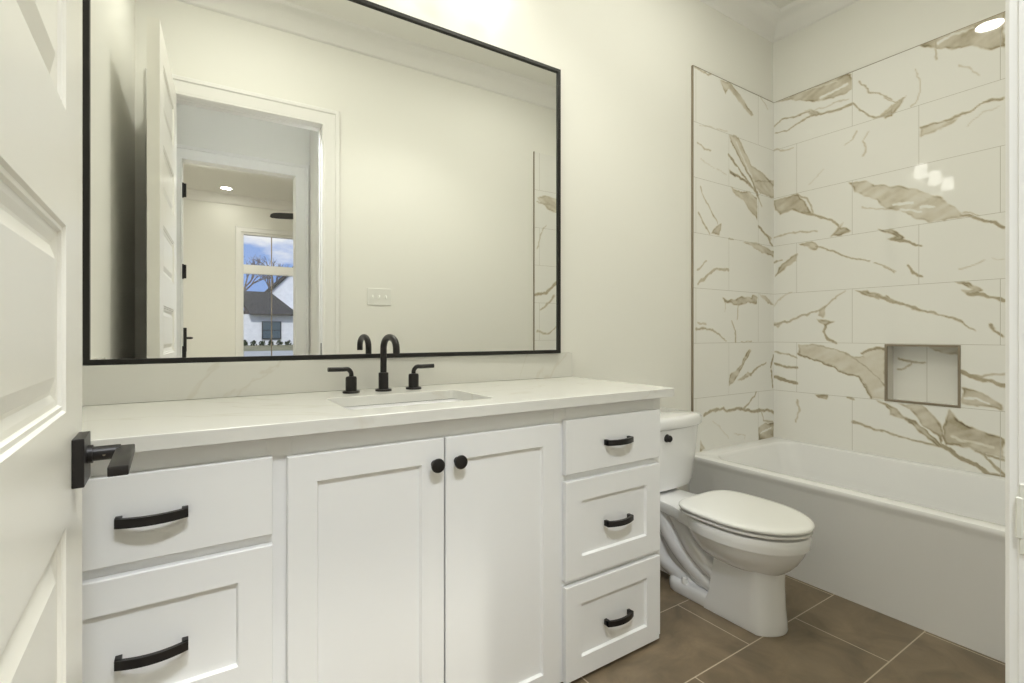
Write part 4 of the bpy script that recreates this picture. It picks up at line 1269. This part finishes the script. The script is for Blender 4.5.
downlight('downlight', 0.55, -2.22, 'hall_can', 'recessed ceiling lamp over the latch side of the little hall', LAMP['hall_spot'] * 0.48, HALL_COL, 62, (0.15, -0.55, 0.35))  # second added fill, aimed at the left cabinet fronts

sw = thing('light_switch', 'white three toggle light switch plate reflected in the mirror', 'light switch', (1.04, YF, 1.356))
bm = new(); box(bm, 0.957, 1.123, YF + 0.0003, YF + 0.006, 1.299, 1.413, 0.0025, 2); obj('plate', bm, M['plastic'], sw)
for x in (0.994, 1.040, 1.086):
    bm = new()
    loft(bm, [[(x - 0.005, YF + 0.006, 1.344), (x + 0.005, YF + 0.006, 1.344), (x + 0.005, YF + 0.006, 1.368), (x - 0.005, YF + 0.006, 1.368)],
              [(x - 0.0042, YF + 0.016, 1.342), (x + 0.0042, YF + 0.016, 1.342), (x + 0.0042, YF + 0.0145, 1.353), (x - 0.0042, YF + 0.0145, 1.353)]])
    obj('toggle', bm, M['plastic'], sw)

# ceiling fan in the bedroom
FX, FYc, FZ = 1.45, -5.70, 2.76
fan = thing('ceiling_fan', 'dark bladed ceiling fan in the far room seen through both doorways', 'fan', (FX, FYc, FZ))
bm = new(); lathe(bm, (FX, FYc, FZ), [(0.03, -0.06), (0.10, -0.05), (0.12, 0.0), (0.11, 0.05), (0.05, 0.08), (0.013, 0.09), (0.013, ZC - FZ - 0.04), (0.05, ZC - FZ - 0.03), (0.06, ZC - FZ)], 24)
obj('motor', bm, M['fan'], fan, smooth=True)
for k in range(4):
    a = math.atan2(-0.23, -0.67) + k * PI / 2
    d, n = Vector((math.cos(a), math.sin(a), 0)), Vector((-math.sin(a), math.cos(a), 0.8)).normalized()
    c = Vector((FX, FYc, FZ))
    bm = new()
    rings = []
    for r, w in ((0.10, 0.03), (0.16, 0.06), (0.30, 0.085), (0.60, 0.085), (0.68, 0.07), (0.71, 0.035)):
        p = c + d * r
        up = Vector((0, 0, 0.004))
        rings.append([p - n * w - up, p + n * w - up, p + n * w + up, p - n * w + up])
    loft(bm, rings)
    obj('blade', bm, M['fan'], fan)

# ================================================================== outside the bedroom window
bm = new()
ys = [-6.7, -12, -20, -30, -36, -60, -110]
zs = [-0.35, -0.30, -0.12, 0.12, 0.30, 0.5, 0.8]
vr = [[bm.verts.new((x, y, z)) for x in (-40, -10, 0, 10, 20, 60)] for y, z in zip(ys, zs)]
for a, b in zip(vr, vr[1:]):
    for i in range(5):
        bm.faces.new((a[i], a[i + 1], b[i + 1], b[i]))
struct('ground', bm, M['lawn'])
bm = new()
quad(bm, (-30, -21, -0.07), (40, -21, -0.07), (40, -30, 0.14), (-30, -30, 0.14)); struct('road', bm, M['drive'])

hs = thing('house', 'white house with dark shingle roof outside the far window', 'house', (4, -38, 0.33))
bm = new()
box(bm, -3, 12, -38, -46, 0.3, 2.52)
loft(bm, [[(-3, y, 2.52), (2.0, y, 2.52), (2.0, y, 3.9), (-3, y, 3.9)] for y in (-38.3, -46)])
loft(bm, [[(3.2, y, 2.52), (12, y, 2.52), (12, y, 4.0), (8.2, y, 8.6), (3.2, y, 3.5)] for y in (-40.6, -46)])
obj('wall', bm, M['siding'], hs)
bm = new()
loft(bm, [[(2.5, -37.45, 2.44 + o), (5.65, -37.45, 2.44 + o), (4.0, -40.2, 4.2 + o), (1.6, -40.2, 4.2 + o)] for o in (0, 0.12)])
loft(bm, [[(-3.2, -37.9, 3.55 + o), (1.9, -37.9, 3.55 + o), (1.9, -42, 5.2 + o), (-3.2, -42, 5.2 + o)] for o in (0, 0.12)])
loft(bm, [[(3.0, y, 3.35), (8.2, y, 8.75), (8.2, y, 9.0), (2.9, y, 3.55)] for y in (-40.3, -46.2)])
obj('roof', bm, M['roof'], hs)
bm = new()
box(bm, 3.25, 4.52, -37.9, -38.02, 0.74, 2.03)
wf = obj('window', bm, M['fan'], hs)
for x0, x1 in ((3.32, 3.85), (3.92, 4.45)):
    for z0, z1 in ((0.81, 1.36), (1.42, 1.96)):
        bm = new(); box(bm, x0, x1, -37.88, -37.9, z0, z1); obj('pane', bm, M['pane_dark'], wf)

rs = random.Random(5)
for k in range(7):
    x = 2.1 + 0.55 * k
    bm = new()
    for _ in range(60):
        a, b = rs.uniform(0, 2 * PI), rs.uniform(0, PI / 2)
        r = rs.uniform(0.10, 0.24)
        c = Vector((x + r * math.cos(a) * math.cos(b), -36.9 + r * math.sin(a) * math.cos(b), 0.34 + 1.5 * r * math.sin(b) * rs.uniform(0.7, 1.1)))
        n = Vector((rs.gauss(0, 1), rs.gauss(0, 1), rs.gauss(0, 1))).normalized()
        u = n.orthogonal().normalized() * 0.085
        v = n.cross(u).normalized() * 0.05
        quad(bm, c - u, c - v, c + u, c + v)
    cyl(bm, (x, -36.9, 0.2), (x, -36.9, 0.5), 0.02, n=6)
    o = obj('shrub', bm, M['leaf'])
    tag(o, 'small dark shrub in the bed along the white house wall', 'shrub', 'shrubs along the house')


def bare_tree(x, y, z, h, seed, label):
    r_ = random.Random(seed)
    bm = new()

    def grow(p, d, L, r, lv):
        mid = p + d * L * 0.5 + Vector((r_.gauss(0, 0.04), r_.gauss(0, 0.04), 0)) * L
        q = p + d * L
        tube(bm, [p, mid, q], [r, r * 0.85, r * 0.68], 5 if lv > 1 else 4)
        if lv == 0:
            return
        for _ in range(3 if lv > 1 else 4):
            nd = (d + Vector((r_.gauss(0, 0.5), r_.gauss(0, 0.5), r_.gauss(0.12, 0.35)))).normalized()
            grow(p + d * L * r_.uniform(0.55, 1.0), nd, L * r_.uniform(0.55, 0.8), r * 0.6, lv - 1)
    grow(Vector((x, y, z)), Vector((0, 0, 1)), h * 0.34, h * 0.022, 5)
    o = obj('bare_tree', bm, M['bark'])
    tag(o, label, 'tree')


bare_tree(2.9, -48, 0.4, 10.5, 3, 'bare leafless tree rising above the left end of the dark roof')
bare_tree(6.3, -72, 0.5, 14.0, 8, 'bare leafless tree behind the middle of the dark roof')
bare_tree(11.5, -62, 0.4, 11.0, 21, 'bare leafless tree half hidden behind the tall white gable')
